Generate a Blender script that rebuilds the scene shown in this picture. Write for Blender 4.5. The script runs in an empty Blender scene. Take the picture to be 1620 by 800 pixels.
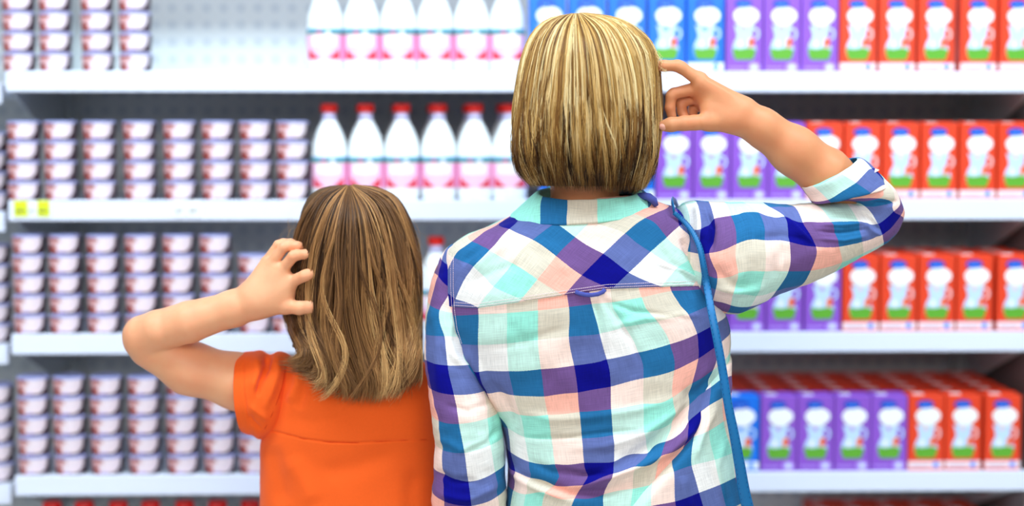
import bpy, math, random
import numpy as np
from mathutils import Matrix

# ------------------------------------------------------------------ camera
FPX = 2600.0
CAM = np.array([0.0, 0.0, 1.46])
YAW, PITCH = math.radians(1.4), math.radians(4.3)
FWD = np.array([math.sin(YAW)*math.cos(PITCH), math.cos(YAW)*math.cos(PITCH), -math.sin(PITCH)])
RGT = np.array([math.cos(YAW), -math.sin(YAW), 0.0])
UPV = np.cross(RGT, FWD)
sc = bpy.context.scene
col = sc.collection
cd = bpy.data.cameras.new('camera'); cam = bpy.data.objects.new('camera', cd); col.objects.link(cam)
cd.sensor_width = 36.0; cd.lens = 36.0*FPX/1620.0; cd.clip_start = 0.05
m = Matrix.Identity(4)
for i in range(3):
    m[i][0] = RGT[i]; m[i][1] = UPV[i]; m[i][2] = -FWD[i]; m[i][3] = CAM[i]
cam.matrix_world = m
cd.dof.use_dof = True; cd.dof.focus_distance = 2.56; cd.dof.aperture_fstop = 1.15
sc.camera = cam
# ------------------------------------------------------------------ view, world, lights
sc.view_settings.view_transform = 'Standard'; sc.view_settings.look = 'None'
sc.view_settings.gamma = 1.0; sc.view_settings.use_curve_mapping = False
sc.view_settings.exposure = -0.2
wd = bpy.data.worlds.new('world'); sc.world = wd; wd.use_nodes = True
bg = wd.node_tree.nodes['Background']
bg.inputs[0].default_value = (1.0, 0.985, 0.96, 1); bg.inputs[1].default_value = 0.42
def area(name, loc, target, sx, sy, power, colr):
    ld = bpy.data.lights.new(name, 'AREA'); ld.shape = 'RECTANGLE'; ld.size = sx; ld.size_y = sy
    ld.energy = power; ld.color = colr
    o = bpy.data.objects.new(name, ld); col.objects.link(o)
    from mathutils import Vector
    o.location = loc; d = Vector(target)-Vector(loc)
    o.rotation_euler = d.to_track_quat('-Z', 'Y').to_euler()
    return o
area('ceiling_lamp_near_shelves', (0.0, 1.9, 3.1), (0, 3.6, 1.6), 4.2, 0.4, 140, (0.70, 0.87, 1.0))
area('ceiling_lamp_behind', (-0.6, -0.8, 3.1), (0, 2.8, 1.2), 4.0, 1.2, 82, (1.0, 0.98, 0.95))
area('ceiling_lamp_far_behind', (0.5, -4.0, 3.1), (0, 2.8, 1.3), 5.0, 1.6, 180, (0.98, 0.98, 1.0))

# ------------------------------------------------------------------ helpers
def P(px, py, Y):
    d = FWD + RGT*((px-810.0)/FPX) + UPV*((400.0-py)/FPX)
    return CAM + d*(Y/d[1])
def proj(p):
    q = np.asarray(p) - CAM
    z = q @ FWD
    return 810.0 + FPX*(q @ RGT)/z, 400.0 - FPX*(q @ UPV)/z
def lin(c):
    return tuple(((v/255.0)/12.92 if v/255.0 <= 0.04045 else ((v/255.0+0.055)/1.055)**2.4) for v in c)

def tag(o, label=None, cat=None, group=None, kind=None):
    if label: o['label'] = label
    if cat: o['category'] = cat
    if group: o['group'] = group
    if kind: o['kind'] = kind
    return o
def link(o, parent=None):
    col.objects.link(o)
    if parent is not None: o.parent = parent
    return o
def empty(name, loc=(0, 0, 0)):
    o = bpy.data.objects.new(name, None); o.empty_display_size = 0.05; o.location = loc
    return link(o)

class MB:
    """collects polygons with material slots"""
    def __init__(s): s.v = []; s.f = []; s.mi = []; s.mats = []; s.uv = {}
    def slot(s, m):
        if m not in s.mats: s.mats.append(m)
        return s.mats.index(m)
    def poly(s, pts, m):
        b = len(s.v); s.v += [tuple(p) for p in pts]; s.f.append(tuple(range(b, b+len(pts)))); s.mi.append(s.slot(m))
    def add(s, vs, fs, m):
        b = len(s.v); k = s.slot(m)
        s.v += [tuple(p) for p in vs]
        for f in fs: s.f.append(tuple(b+i for i in f)); s.mi.append(k)
    def box(s, x0, x1, y0, y1, z0, z1, m, bev=0.0):
        if bev <= 0:
            vs = [(x, y, z) for z in (z0, z1) for y in (y0, y1) for x in (x0, x1)]
            s.add(vs, [(0, 2, 3, 1), (4, 5, 7, 6), (0, 1, 5, 4), (2, 6, 7, 3), (0, 4, 6, 2), (1, 3, 7, 5)], m); return
        rings = []
        for z, i in ((z0, bev), (z0+bev, 0), (z1-bev, 0), (z1, bev)):
            a0, a1, b0, b1 = x0+i, x1-i, y0+i, y1-i; c = bev*0.6
            rings.append([(a0+c, b0, z), (a1-c, b0, z), (a1, b0+c, z), (a1, b1-c, z), (a1-c, b1, z), (a0+c, b1, z), (a0, b1-c, z), (a0, b0+c, z)])
        s.rings(rings, m)
    def rings(s, rings, m, cap=True):
        n = len(rings[0]); vs = [p for r in rings for p in r]; fs = []
        for i in range(len(rings)-1):
            for j in range(n):
                a = i*n+j; b = i*n+(j+1) % n
                fs.append((a, b, b+n, a+n))
        if cap: fs.append(tuple(reversed(range(n)))); fs.append(tuple(range((len(rings)-1)*n, len(rings)*n)))
        s.add(vs, fs, m)
    def lathe(s, prof, m, n=28, cap=True):
        s.rings([[(r*math.cos(2*math.pi*j/n), r*math.sin(2*math.pi*j/n), z) for j in range(n)] for r, z in prof], m, cap)
    def build(s, name, parent=None, smooth=False, loc=(0, 0, 0)):
        me = bpy.data.meshes.new(name); me.from_pydata(s.v, [], s.f)
        for m in s.mats: me.materials.append(m)
        me.polygons.foreach_set('material_index', s.mi)
        me.polygons.foreach_set('use_smooth', [smooth]*len(s.f)); me.update()
        o = bpy.data.objects.new(name, me); o.location = loc
        return link(o, parent)

def npmesh(name, V, F, mat, parent=None, uv=None, attrs=None, smooth=True):
    """V (n,3), F (m,4) quads as numpy"""
    me = bpy.data.meshes.new(name); V = np.ascontiguousarray(V, dtype=np.float32); F = np.ascontiguousarray(F, dtype=np.int32)
    k = F.shape[1]
    me.vertices.add(len(V)); me.vertices.foreach_set('co', V.ravel())
    me.loops.add(F.size); me.loops.foreach_set('vertex_index', F.ravel())
    me.polygons.add(len(F)); me.polygons.foreach_set('loop_start', np.arange(0, F.size, k, dtype=np.int32))
    me.update(calc_edges=True)
    me.polygons.foreach_set('use_smooth', np.ones(len(F), dtype=bool) if smooth else np.zeros(len(F), dtype=bool))
    if uv is not None:
        l = me.uv_layers.new(name='UVMap'); l.data.foreach_set('uv', np.ascontiguousarray(uv[F.ravel()], dtype=np.float32).ravel())
    for an, av in (attrs or {}).items():
        a = me.attributes.new(an, 'FLOAT', 'POINT'); a.data.foreach_set('value', np.ascontiguousarray(av, dtype=np.float32))
    me.materials.append(mat); me.validate()
    o = bpy.data.objects.new(name, me)
    return link(o, parent)

def gridfaces(nr, nc, off=0):
    i, j = np.meshgrid(np.arange(nr-1), np.arange(nc-1), indexing='ij'); a = (i*nc+j).ravel()+off
    return np.stack([a, a+1, a+1+nc, a+nc], 1)

# ------------------------------------------------------------------ materials
def mat(name, c, rough=0.5, spec=0.5, metal=0.0, trans=0.0, ior=1.45, sss=0.0, coat=0.0, sheen=0.0):
    mt = bpy.data.materials.new(name); mt.use_nodes = True
    b = mt.node_tree.nodes['Principled BSDF']
    b.inputs['Base Color'].default_value = (*lin(c), 1); b.inputs['Roughness'].default_value = rough
    b.inputs['Specular IOR Level'].default_value = spec; b.inputs['Metallic'].default_value = metal
    b.inputs['Transmission Weight'].default_value = trans; b.inputs['IOR'].default_value = ior
    b.inputs['Coat Weight'].default_value = coat; b.inputs['Sheen Weight'].default_value = sheen
    if sss: b.inputs['Subsurface Weight'].default_value = sss; b.inputs['Subsurface Radius'].default_value = (1, .35, .2); b.inputs['Subsurface Scale'].default_value = 0.006
    return mt
class NT:
    def __init__(s, mt): s.t = mt.node_tree; s.b = s.t.nodes['Principled BSDF']
    def n(s, ty, **kw):
        x = s.t.nodes.new(ty)
        for k, v in kw.items(): setattr(x, k, v)
        return x
    def l(s, a, b): s.t.links.new(a, b)
    def math(s, op, a, b=None, c=None):
        x = s.n('ShaderNodeMath', operation=op)
        for i, v in enumerate((a, b, c)):
            if v is None: continue
            if isinstance(v, (int, float)): x.inputs[i].default_value = v
            else: s.l(v, x.inputs[i])
        return x.outputs[0]
def speckle(mt, scale=30, amt=0.08, bump=0.0, bscale=200, coord='Object'):
    """gentle procedural variation of colour and surface"""
    N = NT(mt); tc = N.n('ShaderNodeTexCoord'); nz = N.n('ShaderNodeTexNoise'); nz.inputs['Scale'].default_value = scale; nz.inputs['Detail'].default_value = 4
    N.l(tc.outputs[coord], nz.inputs['Vector'])
    base = N.b.inputs['Base Color'].default_value[:]
    mx = N.n('ShaderNodeMix', data_type='RGBA', blend_type='MIX')
    N.l(nz.outputs['Fac'], mx.inputs[0])
    mx.inputs[6].default_value = tuple(v*(1-amt) for v in base[:3])+(1,); mx.inputs[7].default_value = tuple(min(1, v*(1+amt)) for v in base[:3])+(1,)
    N.l(mx.outputs[2], N.b.inputs['Base Color'])
    if bump:
        n2 = N.n('ShaderNodeTexNoise'); n2.inputs['Scale'].default_value = bscale; n2.inputs['Detail'].default_value = 3
        N.l(tc.outputs[coord], n2.inputs['Vector'])
        bp = N.n('ShaderNodeBump'); bp.inputs['Strength'].default_value = bump; bp.inputs['Distance'].default_value = 0.001
        N.l(n2.outputs['Fac'], bp.inputs['Height']); N.l(bp.outputs[0], N.b.inputs['Normal'])
    return mt
M = {}
M['shelf'] = speckle(mat('painted_shelf_white', (230, 236, 250), 0.35), 8, 0.02)
M['rail'] = speckle(mat('price_rail_white', (226, 232, 250), 0.3), 8, 0.02)
M['steel'] = speckle(mat('grey_bracket', (196, 202, 200), 0.4), 8, 0.04)
M['divider'] = speckle(mat('grey_brown_divider', (128, 118, 116), 0.5), 8, 0.04)
M['floor'] = speckle(mat('store_floor_tile', (205, 205, 200), 0.3), 3, 0.05)
M['ceil'] = speckle(mat('store_ceiling', (225, 228, 230), 0.7), 3, 0.03)
def panel_mat():
    mt = mat('perforated_panel', (176, 180, 180), 0.5); N = NT(mt)
    tc = N.n('ShaderNodeTexCoord'); sp = N.n('ShaderNodeSeparateXYZ'); N.l(tc.outputs['Object'], sp.inputs[0])
    fx = N.math('SUBTRACT', N.math('FRACT', N.math('MULTIPLY', sp.outputs[0], 1/0.0380)), 0.5)
    fz = N.math('SUBTRACT', N.math('FRACT', N.math('MULTIPLY', sp.outputs[2], 1/0.0380)), 0.5)
    d = N.math('SQRT', N.math('ADD', N.math('MULTIPLY', fx, fx), N.math('MULTIPLY', fz, fz)))
    f = N.math('LESS_THAN', d, 0.2)
    mx = N.n('ShaderNodeMix', data_type='RGBA'); N.l(f, mx.inputs[0])
    mx.inputs[6].default_value = (*lin((208, 211, 208)), 1); mx.inputs[7].default_value = (*lin((176, 184, 190)), 1)
    N.l(mx.outputs[2], N.b.inputs['Base Color'])
    return mt
M['panel'] = panel_mat()
for k, c in dict(white=(248, 250, 252), milk=(246, 250, 250), red=(222, 30, 24), blue=(0, 112, 226), navy=(20, 70, 190), purple=(142, 84, 200), orange=(232, 66, 32),
                 pale=(206, 226, 250), grass=(96, 170, 48), pinkl=(250, 200, 228), pinkd=(248, 150, 208), redt=(224, 48, 70), green=(20, 150, 90), cyan=(0, 150, 215),
                 lilac=(190, 160, 236), bluel=(70, 150, 250), blush=(240, 205, 205), fruit=(150, 46, 40), rim=(160, 164, 214), cupw=(244, 236, 238), maroon=(140, 60, 90), skyl=(196, 222, 252),
                 neck=(196, 190, 226), yellow=(222, 232, 40), ink=(90, 90, 70), grey=(150, 158, 190), juice=(176, 110, 84), dark=(60, 40, 44), stripe=(250, 222, 226), peach=(244, 150, 110), rtop=(176, 26, 22), plum_shade=(66, 44, 56), berry=(206, 120, 110), cream=(222, 172, 174), tubw=(238, 222, 230)).items():
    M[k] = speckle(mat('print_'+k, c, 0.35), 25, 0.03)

# colour of a warp stripe crossing a weft stripe; order N W M P
NAVY, WHT, MNT, PNK = 0, 1, 2, 3
def pairc(a, b):
    t = {(0, 0): (3, 3, 122), (0, 1): (94, 106, 160), (0, 2): (34, 102, 150), (0, 3): (112, 80, 134),
         (1, 1): (238, 233, 228), (1, 2): (196, 228, 214), (1, 3): (248, 218, 204), (2, 2): (152, 224, 204), (2, 3): (216, 204, 184), (3, 3): (250, 180, 160)}
    return t[(min(a, b), max(a, b))]
def plaid(name, useq, vseq):
    """gingham check; useq / vseq: the four stripe colours in order"""
    mt = mat(name, (200, 200, 200), 0.8, 0.12, sheen=0.04); N = NT(mt)
    uvn = N.n('ShaderNodeUVMap'); uvn.uv_map = 'UVMap'; sp = N.n('ShaderNodeSeparateXYZ'); 
    wob = N.n('ShaderNodeTexNoise'); wob.inputs['Scale'].default_value = 22; wob.inputs['Detail'].default_value = 3
    N.l(uvn.outputs[0], wob.inputs['Vector'])
    N.l(uvn.outputs[0], sp.inputs[0])
    w = N.math('MULTIPLY', N.math('SUBTRACT', wob.outputs['Fac'], 0.5), 0.035)
    def idx(o): return N.math('FLOORED_MODULO', N.math('FLOOR', N.math('ADD', o, w)), 4.0)
    iu = idx(sp.outputs[0]); iv = idx(sp.outputs[1])
    fac = N.math('DIVIDE', N.math('ADD', N.math('ADD', N.math('MULTIPLY', iu, 4.0), iv), 0.5), 16.0)
    cr = N.n('ShaderNodeValToRGB'); cr.color_ramp.interpolation = 'CONSTANT'; N.l(fac, cr.inputs[0])
    e = cr.color_ramp.elements
    while len(e) < 16: e.new(len(e)/16.0)
    for i in range(16):
        e[i].position = i/16.0; e[i].color = (*lin(pairc(useq[i//4], vseq[i % 4])), 1)
    # thread slubs in both directions
    outs = []
    for sx, sy in ((6, 160), (160, 6)):
        mp = N.n('ShaderNodeMapping'); mp.inputs['Scale'].default_value = (sx/4, sy/4, 1); N.l(uvn.outputs[0], mp.inputs['Vector'])
        nz = N.n('ShaderNodeTexNoise'); nz.inputs['Scale'].default_value = 1.0; nz.inputs['Detail'].default_value = 2; N.l(mp.outputs[0], nz.inputs['Vector']); outs.append(nz.outputs['Fac'])
    s_ = N.math('ADD', outs[0], outs[1]); g = N.math('ADD', N.math('MULTIPLY', N.math('SUBTRACT', s_, 1.0), 0.5), 1.0)
    mx = N.n('ShaderNodeMix', data_type='RGBA', blend_type='MULTIPLY'); mx.inputs[0].default_value = 1.0
    cb = N.n('ShaderNodeCombineColor'); [N.l(g, cb.inputs[i]) for i in range(3)]
    N.l(cr.outputs[0], mx.inputs[6]); N.l(cb.outputs[0], mx.inputs[7]); N.l(mx.outputs[2], N.b.inputs['Base Color'])
    bp = N.n('ShaderNodeBump'); bp.inputs['Strength'].default_value = 0.25; bp.inputs['Distance'].default_value = 0.0006; N.l(s_, bp.inputs['Height'])
    N.l(bp.outputs[0], N.b.inputs['Normal'])
    return mt
M['plaid'] = plaid('gingham_cotton', (NAVY, WHT, MNT, PNK), (NAVY, PNK, MNT, WHT))
M['plaid2'] = plaid('gingham_cotton_sleeve', (NAVY, PNK, MNT, WHT), (NAVY, PNK, MNT, WHT))

def skin(name, c):
    mt = mat(name, c, 0.48, 0.4, sss=0.25); N = NT(mt)
    tc = N.n('ShaderNodeTexCoord'); nz = N.n('ShaderNodeTexNoise'); nz.inputs['Scale'].default_value = 28; nz.inputs['Detail'].default_value = 5
    N.l(tc.outputs['Object'], nz.inputs['Vector']); mx = N.n('ShaderNodeMix', data_type='RGBA'); N.l(nz.outputs['Fac'], mx.inputs[0])
    a = lin(c); b = lin((c[0]+4, c[1]-16, c[2]-14))
    mx.inputs[6].default_value = (*lin((min(255, c[0]+6), c[1]+10, c[2]+8)), 1); mx.inputs[7].default_value = (*b, 1)
    N.l(mx.outputs[2], N.b.inputs['Base Color'])
    n2 = N.n('ShaderNodeTexNoise'); n2.inputs['Scale'].default_value = 420; n2.inputs['Detail'].default_value = 3; N.l(tc.outputs['Object'], n2.inputs['Vector'])
    bp = N.n('ShaderNodeBump'); bp.inputs['Strength'].default_value = 0.15; bp.inputs['Distance'].default_value = 0.0006; N.l(n2.outputs['Fac'], bp.inputs['Height']); N.l(bp.outputs[0], N.b.inputs['Normal'])
    return mt
M['skin_w'] = skin('skin_tan', (208, 142, 98))
M['skin_g'] = skin('skin_fair', (230, 168, 126))
M['nail'] = mat('nail', (236, 170, 150), 0.25)
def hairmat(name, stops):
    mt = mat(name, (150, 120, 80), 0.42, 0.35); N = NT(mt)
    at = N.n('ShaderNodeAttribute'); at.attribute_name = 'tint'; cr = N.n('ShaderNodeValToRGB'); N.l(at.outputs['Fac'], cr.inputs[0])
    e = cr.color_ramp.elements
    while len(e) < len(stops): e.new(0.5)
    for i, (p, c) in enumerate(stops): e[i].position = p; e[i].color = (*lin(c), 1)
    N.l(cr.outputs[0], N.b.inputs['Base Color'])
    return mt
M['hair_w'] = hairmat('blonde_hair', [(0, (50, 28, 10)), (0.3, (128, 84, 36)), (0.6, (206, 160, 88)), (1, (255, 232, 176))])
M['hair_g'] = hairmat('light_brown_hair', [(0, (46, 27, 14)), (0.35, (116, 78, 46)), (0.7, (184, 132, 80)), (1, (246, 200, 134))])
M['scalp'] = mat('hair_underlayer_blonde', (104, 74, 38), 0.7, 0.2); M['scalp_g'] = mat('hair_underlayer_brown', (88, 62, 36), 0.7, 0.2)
speckle(M['scalp'], 60, 0.2); speckle(M['scalp_g'], 60, 0.2)
M['tee'] = speckle(mat('orange_jersey', (246, 96, 28), 0.8, 0.2, sheen=0.1), 300, 0.05, 0.2, 900)
M['teeseam'] = speckle(mat('orange_seam', (214, 58, 14), 0.8, 0.2), 50, 0.05)
M['strap'] = speckle(mat('blue_leather', (8, 108, 166), 0.42, 0.5), 60, 0.08, 0.2, 500)
M['stitch'] = mat('pale_thread', (246, 214, 216), 0.7); M['stitchb'] = mat('blue_thread', (10, 70, 130), 0.7)
M['jeans'] = speckle(mat('denim', (58, 78, 120), 0.8), 200, 0.15); M['shoe'] = speckle(mat('canvas_shoe', (225, 225, 225), 0.7), 50, 0.05)
M['black'] = mat('black_leather', (30, 30, 34), 0.5); speckle(M['black'], 50, 0.1)

# ------------------------------------------------------------------ room shell
SF, SB = 3.25, 3.70          # shelf front and back panel depth
def struct(o): o['kind'] = 'structure'; return o
b = MB(); b.box(-4, 4, -6, 5, -0.05, 0.0, M['floor']); struct(b.build('floor'))
b = MB(); b.box(-4, 4, -6, 5, 3.2, 3.25, M['ceil']); struct(b.build('ceiling'))
b = MB(); b.box(-4, 4, 4.9, 5.0, 0, 3.2, M['ceil']); struct(b.build('wall_back'))

# ------------------------------------------------------------------ shelving unit
XL = P(14, 330, SF)[0]; XR = P(1617, 765, SF)[0]+0.012
lip_top = [P(810, y, SF)[2] for y in (-150, 113.5, 316.5, 526.5, 748.5, 979)]
LIPH = 0.040
shelf_z = [z for z in lip_top]
unit = tag(empty('shelving_unit', (0, SB, 0)), 'white metal supermarket shelving with perforated grey back, filling the aisle', 'shelving')
def uc(x0, x1, y0, y1, z0, z1, m, bev=0.0):
    b = MB(); b.box(x0, x1, y0-SB, y1-SB, z0, z1, m, bev); return b
uc(XL-0.01, XR+0.01, SB, SB+0.03, 0.0, 2.3, M['panel']).build('back_panel', unit)
uc(XL, XR, SF+0.05, SB, 0.0, 0.10, M['shelf']).build('base', unit)
for x in (XL+0.004, XR-0.030):
    uc(x, x+0.026, SB-0.03, SB, 0, 2.3, M['steel']).build('upright', unit)
for i, z in enumerate(shelf_z):
    s = uc(XL, XR, SF+0.004+(.2 if i == 0 else 0), SB-0.002, z-0.022, z-0.003, M['shelf'], 0.002).build('shelf', unit)
    r = uc(XL, XR, SF-0.003+(.2 if i == 0 else 0), SF+0.006+(.2 if i == 0 else 0), z-LIPH, z+0.001, M['rail'], 0.002).build('price_rail', s)
    for x in (XL+0.001, XR-0.006):
        b = MB(); y0, y1 = SF+0.03-SB+(.2 if i == 0 else 0), -0.002
        for xa, xb in ((x, x+0.005),):
            pr = [(y0, z-0.022), (y1, z-0.022), (y1, z-0.150), (y1-0.10, z-0.150), (y0, z-0.040)]
            b.rings([[(xa, y, zz) for y, zz in pr], [(xb, y, zz) for y, zz in pr]], M['steel'])
        b.build('bracket', s)
# neighbouring bay on the left, set back a little
NX1 = XL-0.016; NX0 = NX1-0.5
nb = tag(empty('shelving_unit', (0, SB, 0)), 'next shelving bay at the far left edge, only a sliver in view', 'shelving')
uc(NX0, NX1, SB, SB+0.03, 0, 2.3, M['panel']).build('back_panel', nb)
uc(NX0, NX1, SF+0.05, SB, 0.0, 0.10, M['shelf']).build('base', nb)
for i, z in enumerate(shelf_z):
    s = uc(NX0, NX1, SF+0.03, SB-0.002, z-0.045, z-0.025, M['shelf']).build('shelf', nb)
    uc(NX0, NX1, SF+0.025, SF+0.032, z-0.062, z-0.022, M['rail']).build('price_rail', s)
# the bay on the right, only its edge in view
RX0 = XR+0.016; RX1 = RX0+0.6
nr_ = tag(empty('shelving_unit', (0, SB, 0)), 'next shelving bay at the far right edge, empty and mostly out of view', 'shelving')
uc(RX0, RX1, SB, SB+0.03, 0, 2.3, M['panel']).build('back_panel', nr_)
uc(RX0, RX1, SF+0.05, SB, 0.0, 0.10, M['shelf']).build('base', nr_)
for i, z in enumerate(shelf_z):
    s = uc(RX0, RX1, SF+0.03, SB-0.002, z-0.045, z-0.025, M['shelf']).build('shelf', nr_)
    uc(RX0, RX1, SF+0.025, SF+0.032, z-0.062, z-0.022, M['rail']).build('price_rail', s)
    uc(RX0, RX0+.004, SF+0.06, SB-0.002, z-0.3, z-0.046, M['divider']).build('divider', s)
ORD = ['first', 'second', 'third', 'fourth', 'fifth', 'sixth', 'seventh', 'eighth', 'ninth', 'tenth']

# ------------------------------------------------------------------ price tags on the second rail
def price_tag(px0, px1, m, label, ink=True, cut=False):
    a = P(px0, 317, SF-0.004); c = P(px1, 342, SF-0.004); b = MB()
    y0, y1 = SF-0.0055, SF-0.0032
    b.box(a[0], c[0], y0, y1, c[2], a[2], m)
    if ink:
        w = c[0]-a[0]; h = a[2]-c[2]
        for (u0, u1, v0, v1) in ((0.15, 0.32, .22, .42), (0.38, .5, .22, .42), (.56, .62, .22, .42), (.68, .85, .3, .42), (.2, .7, .55, .58)):
            b.box(a[0]+w*u0, a[0]+w*u1, y0-0.0004, y0, c[2]+h*v0, c[2]+h*v1, M['ink'])
    tag(b.build('price_tag'), label, 'price tag', 'price tags on the second rail')
price_tag(22, 44, M['yellow'], 'leftmost yellow price tag on the rail of the second shelf')
price_tag(46, 57, M['white'], 'small white price tag between two yellow ones on the second rail')
price_tag(59, 79, M['yellow'], 'yellow price tag right of the small white tag on second rail')
price_tag(277, 292, M['white'], 'small white tag with faint digits, left of a pair on the second rail')
price_tag(297, 318, M['white'], 'small white tag with faint digits, right of a pair on the second rail')

# ------------------------------------------------------------------ products
S_PX = 1.0/ (FPX/SF)     # metres per photo pixel at the shelf front, about 1.25 mm
def ell(cx, cz, rx, rz, n=20, a0=0, a1=360):
    return [(cx+rx*math.cos(math.radians(a0+(a1-a0)*k/n)), cz+rz*math.sin(math.radians(a0+(a1-a0)*k/n))) for k in range(n)]
CW, CH, CD = 0.0735, 0.155, 0.062
def make_carton(colname):
    body = M[colname]; b = MB()
    b.box(-CW/2+.0004, CW/2-.0004, 0, CD-.001, 0, CH, body, 0.002)
    k = [0]
    def dec(pts, m):
        k[0] += 1; y = -0.0001*k[0]-0.0001
        b.poly([(x, y, z) for x, z in pts], m)
    W, H = CW, CH
    isred = colname == 'orange'
    # bottom strip
    if colname != 'purple':
        dec([(-W/2+.001, .006), (W/2-.001, .006), (W/2-.001, .021), (-W/2+.001, .021)], M['stripe'] if isred else M['white'])
        dec(ell(W*0.28, .0135, .006, .006), M['bluel'])
        dec([(-W*.4, .010), (W*.1, .010), (W*.1, .0125), (-W*.4, .0125)], M['grey'])
    else:
        dec([(-W/2+.001, .004), (W/2-.001, .004), (W/2-.001, .021), (-W/2+.001, .021)], M['lilac' if False else 'purple'])
        dec(ell(W*0.27, .0125, .012, .009), M['lilac']); dec(ell(W*0.27, .0125, .006, .005), M['pale'])
        dec([(-W*.42, .010), (W*.02, .010), (W*.02, .0125), (-W*.42, .0125)], M['lilac'])
    # jug with a meadow inside
    jug = [(-.017, .027), (.017, .027), (.021, .036), (.024, .048), (.020, .060), (.0155, .070), (.015, .082), (.019, .094), (-.021, .094), (-.017, .085), (-.0145, .072), (-.021, .060), (-.024, .048), (-.022, .036)]
    dec(jug, M['skyl'])
    dec([(-.017, .027), (.017, .027), (.021, .036), (.0235, .047), (.010, .051), (-.008, .048), (-.0235, .051), (-.022, .036)], M['grass'])
    for t in range(10):   # handle
        a = math.radians(100-20*t); a2 = math.radians(80-20*t)
        dec([(.018+.012*math.cos(a), .078+.013*math.sin(a)), (.018+.012*math.cos(a2), .078+.013*math.sin(a2)), (.018+.008*math.cos(a2), .078+.009*math.sin(a2)), (.018+.008*math.cos(a), .078+.009*math.sin(a))], M['skyl' if not isred else 'blush'])
    dec(ell(.011, .060, .004, .010), M['peach']); dec(ell(.016, .062, .004, .009), M['orange'])
    dec(ell(-.002, .088, .005, .004), M['lilac' if colname == 'purple' else 'blush' if isred else 'bluel'])
    dec([(-.012, .052), (-.004, .052), (-.005, .064), (-.011, .066)], M['white'])
    # white swoosh and blue oval badge
    dec(ell(.003, .1135, .0255, .0175, 26), M['white']); dec([(-.02, .102), (.02, .100), (.010, .093), (-.008, .094)], M['white'])
    dec(ell(-.003, .137, .017, .0085), M['navy'])
    dec([(-.013, .135), (-.009, .139), (-.005, .135), (-.001, .139), (.003, .135), (.007, .139), (.009, .1365), (.003, .1335), (-.010, .1335)], M['bluel'])
    # folded top with seam fin
    b.box(-W/2+.004, W/2-.004, CD/2-.001, CD/2+.006, CH, CH+.0025, body)
    b.box(-.024, -.004, .010, .024, CH, CH+.0015, M['white'])
    return b
def bottle_bodies():
    b = MB(); K = 0.0355
    prof = [(.026, 0), (.032, .003), (K-.001, .010), (K, .022), (K, .085), (K-.0005, .100), (.033, .115), (.0285, .130), (.022, .145), (.0165, .154), (.0145, .160)]
    b.lathe(prof, M['milk'], 32)
    return b
def bottle_neck():
    b = MB(); b.lathe([(.0145, .160), (.0135, .168), (.0125, .178)], M['neck'], 24); return b
def bottle_cap():
    b = MB(); n = 40; r1, r2 = .0165, .0155
    def ring(r, z): return [((r-(0.0006 if j % 2 else 0))*math.cos(2*math.pi*j/n), (r-(0.0006 if j % 2 else 0))*math.sin(2*math.pi*j/n), z) for j in range(n)]
    b.rings([ring(.0155, .176), ring(.0168, .178), ring(.0168, .190), ring(.0155, .1925), ring(.008, .1932)], M['red']); return b
def cylpatch(b, r, a0, a1, z0, z1, m, n=12, k=0, zt=None):
    """patch on a cylinder; angle 0 faces the aisle; zt(a) optional top profile"""
    for j in range(n):
        p = a0+(a1-a0)*j/n; q = a0+(a1-a0)*(j+1)/n
        f = lambda a, z: ((r+.0003*k)*math.sin(math.radians(a)), -(r+.0003*k)*math.cos(math.radians(a)), z)
        zp = zt(p) if zt else z1; zq = zt(q) if zt else z1
        if zp-z0 < 1e-5 and zq-z0 < 1e-5: continue
        b.poly([f(p, z0), f(q, z0), f(q, max(zq, z0+1e-6)), f(p, max(zp, z0+1e-6))], m)
def bottle_label():
    b = MB(); r = .0358
    cylpatch(b, r, -180, 180, .026, .077, M['pinkl'], 40, 1)
    cylpatch(b, r, 66, 114, .026, .077, M['pinkd'], 8, 2); cylpatch(b, r, -114, -66, .026, .077, M['pinkd'], 8, 2)
    cylpatch(b, r, -40, 40, .054, .073, M['milk'], 14, 2); cylpatch(b, r, -26, 30, .058, .061, M['stripe'], 14, 3)
    cylpatch(b, r, -54, -12, .028, .030, M['redt'], 14, 3, lambda a: .028+.019*max(0, min(1, (-12-a)/38)))
    cylpatch(b, r, 12, 54, .028, .030, M['redt'], 14, 3, lambda a: .028+.019*max(0, min(1, (a-12)/38)))
    cylpatch(b, r, -180, 180, .077, .082, M['green'], 40, 1)
    cylpatch(b, r, -180, 180, .082, .087, M['cyan'], 40, 1)
    cylpatch(b, r, 8, 22, .076, .083, M['milk'], 5, 4); cylpatch(b, r, -22, -6, .079, .083, M['redt'], 5, 5)
    return b
TW, TH = 0.0330, 0.0398     # tub radius and stack pitch
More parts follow.
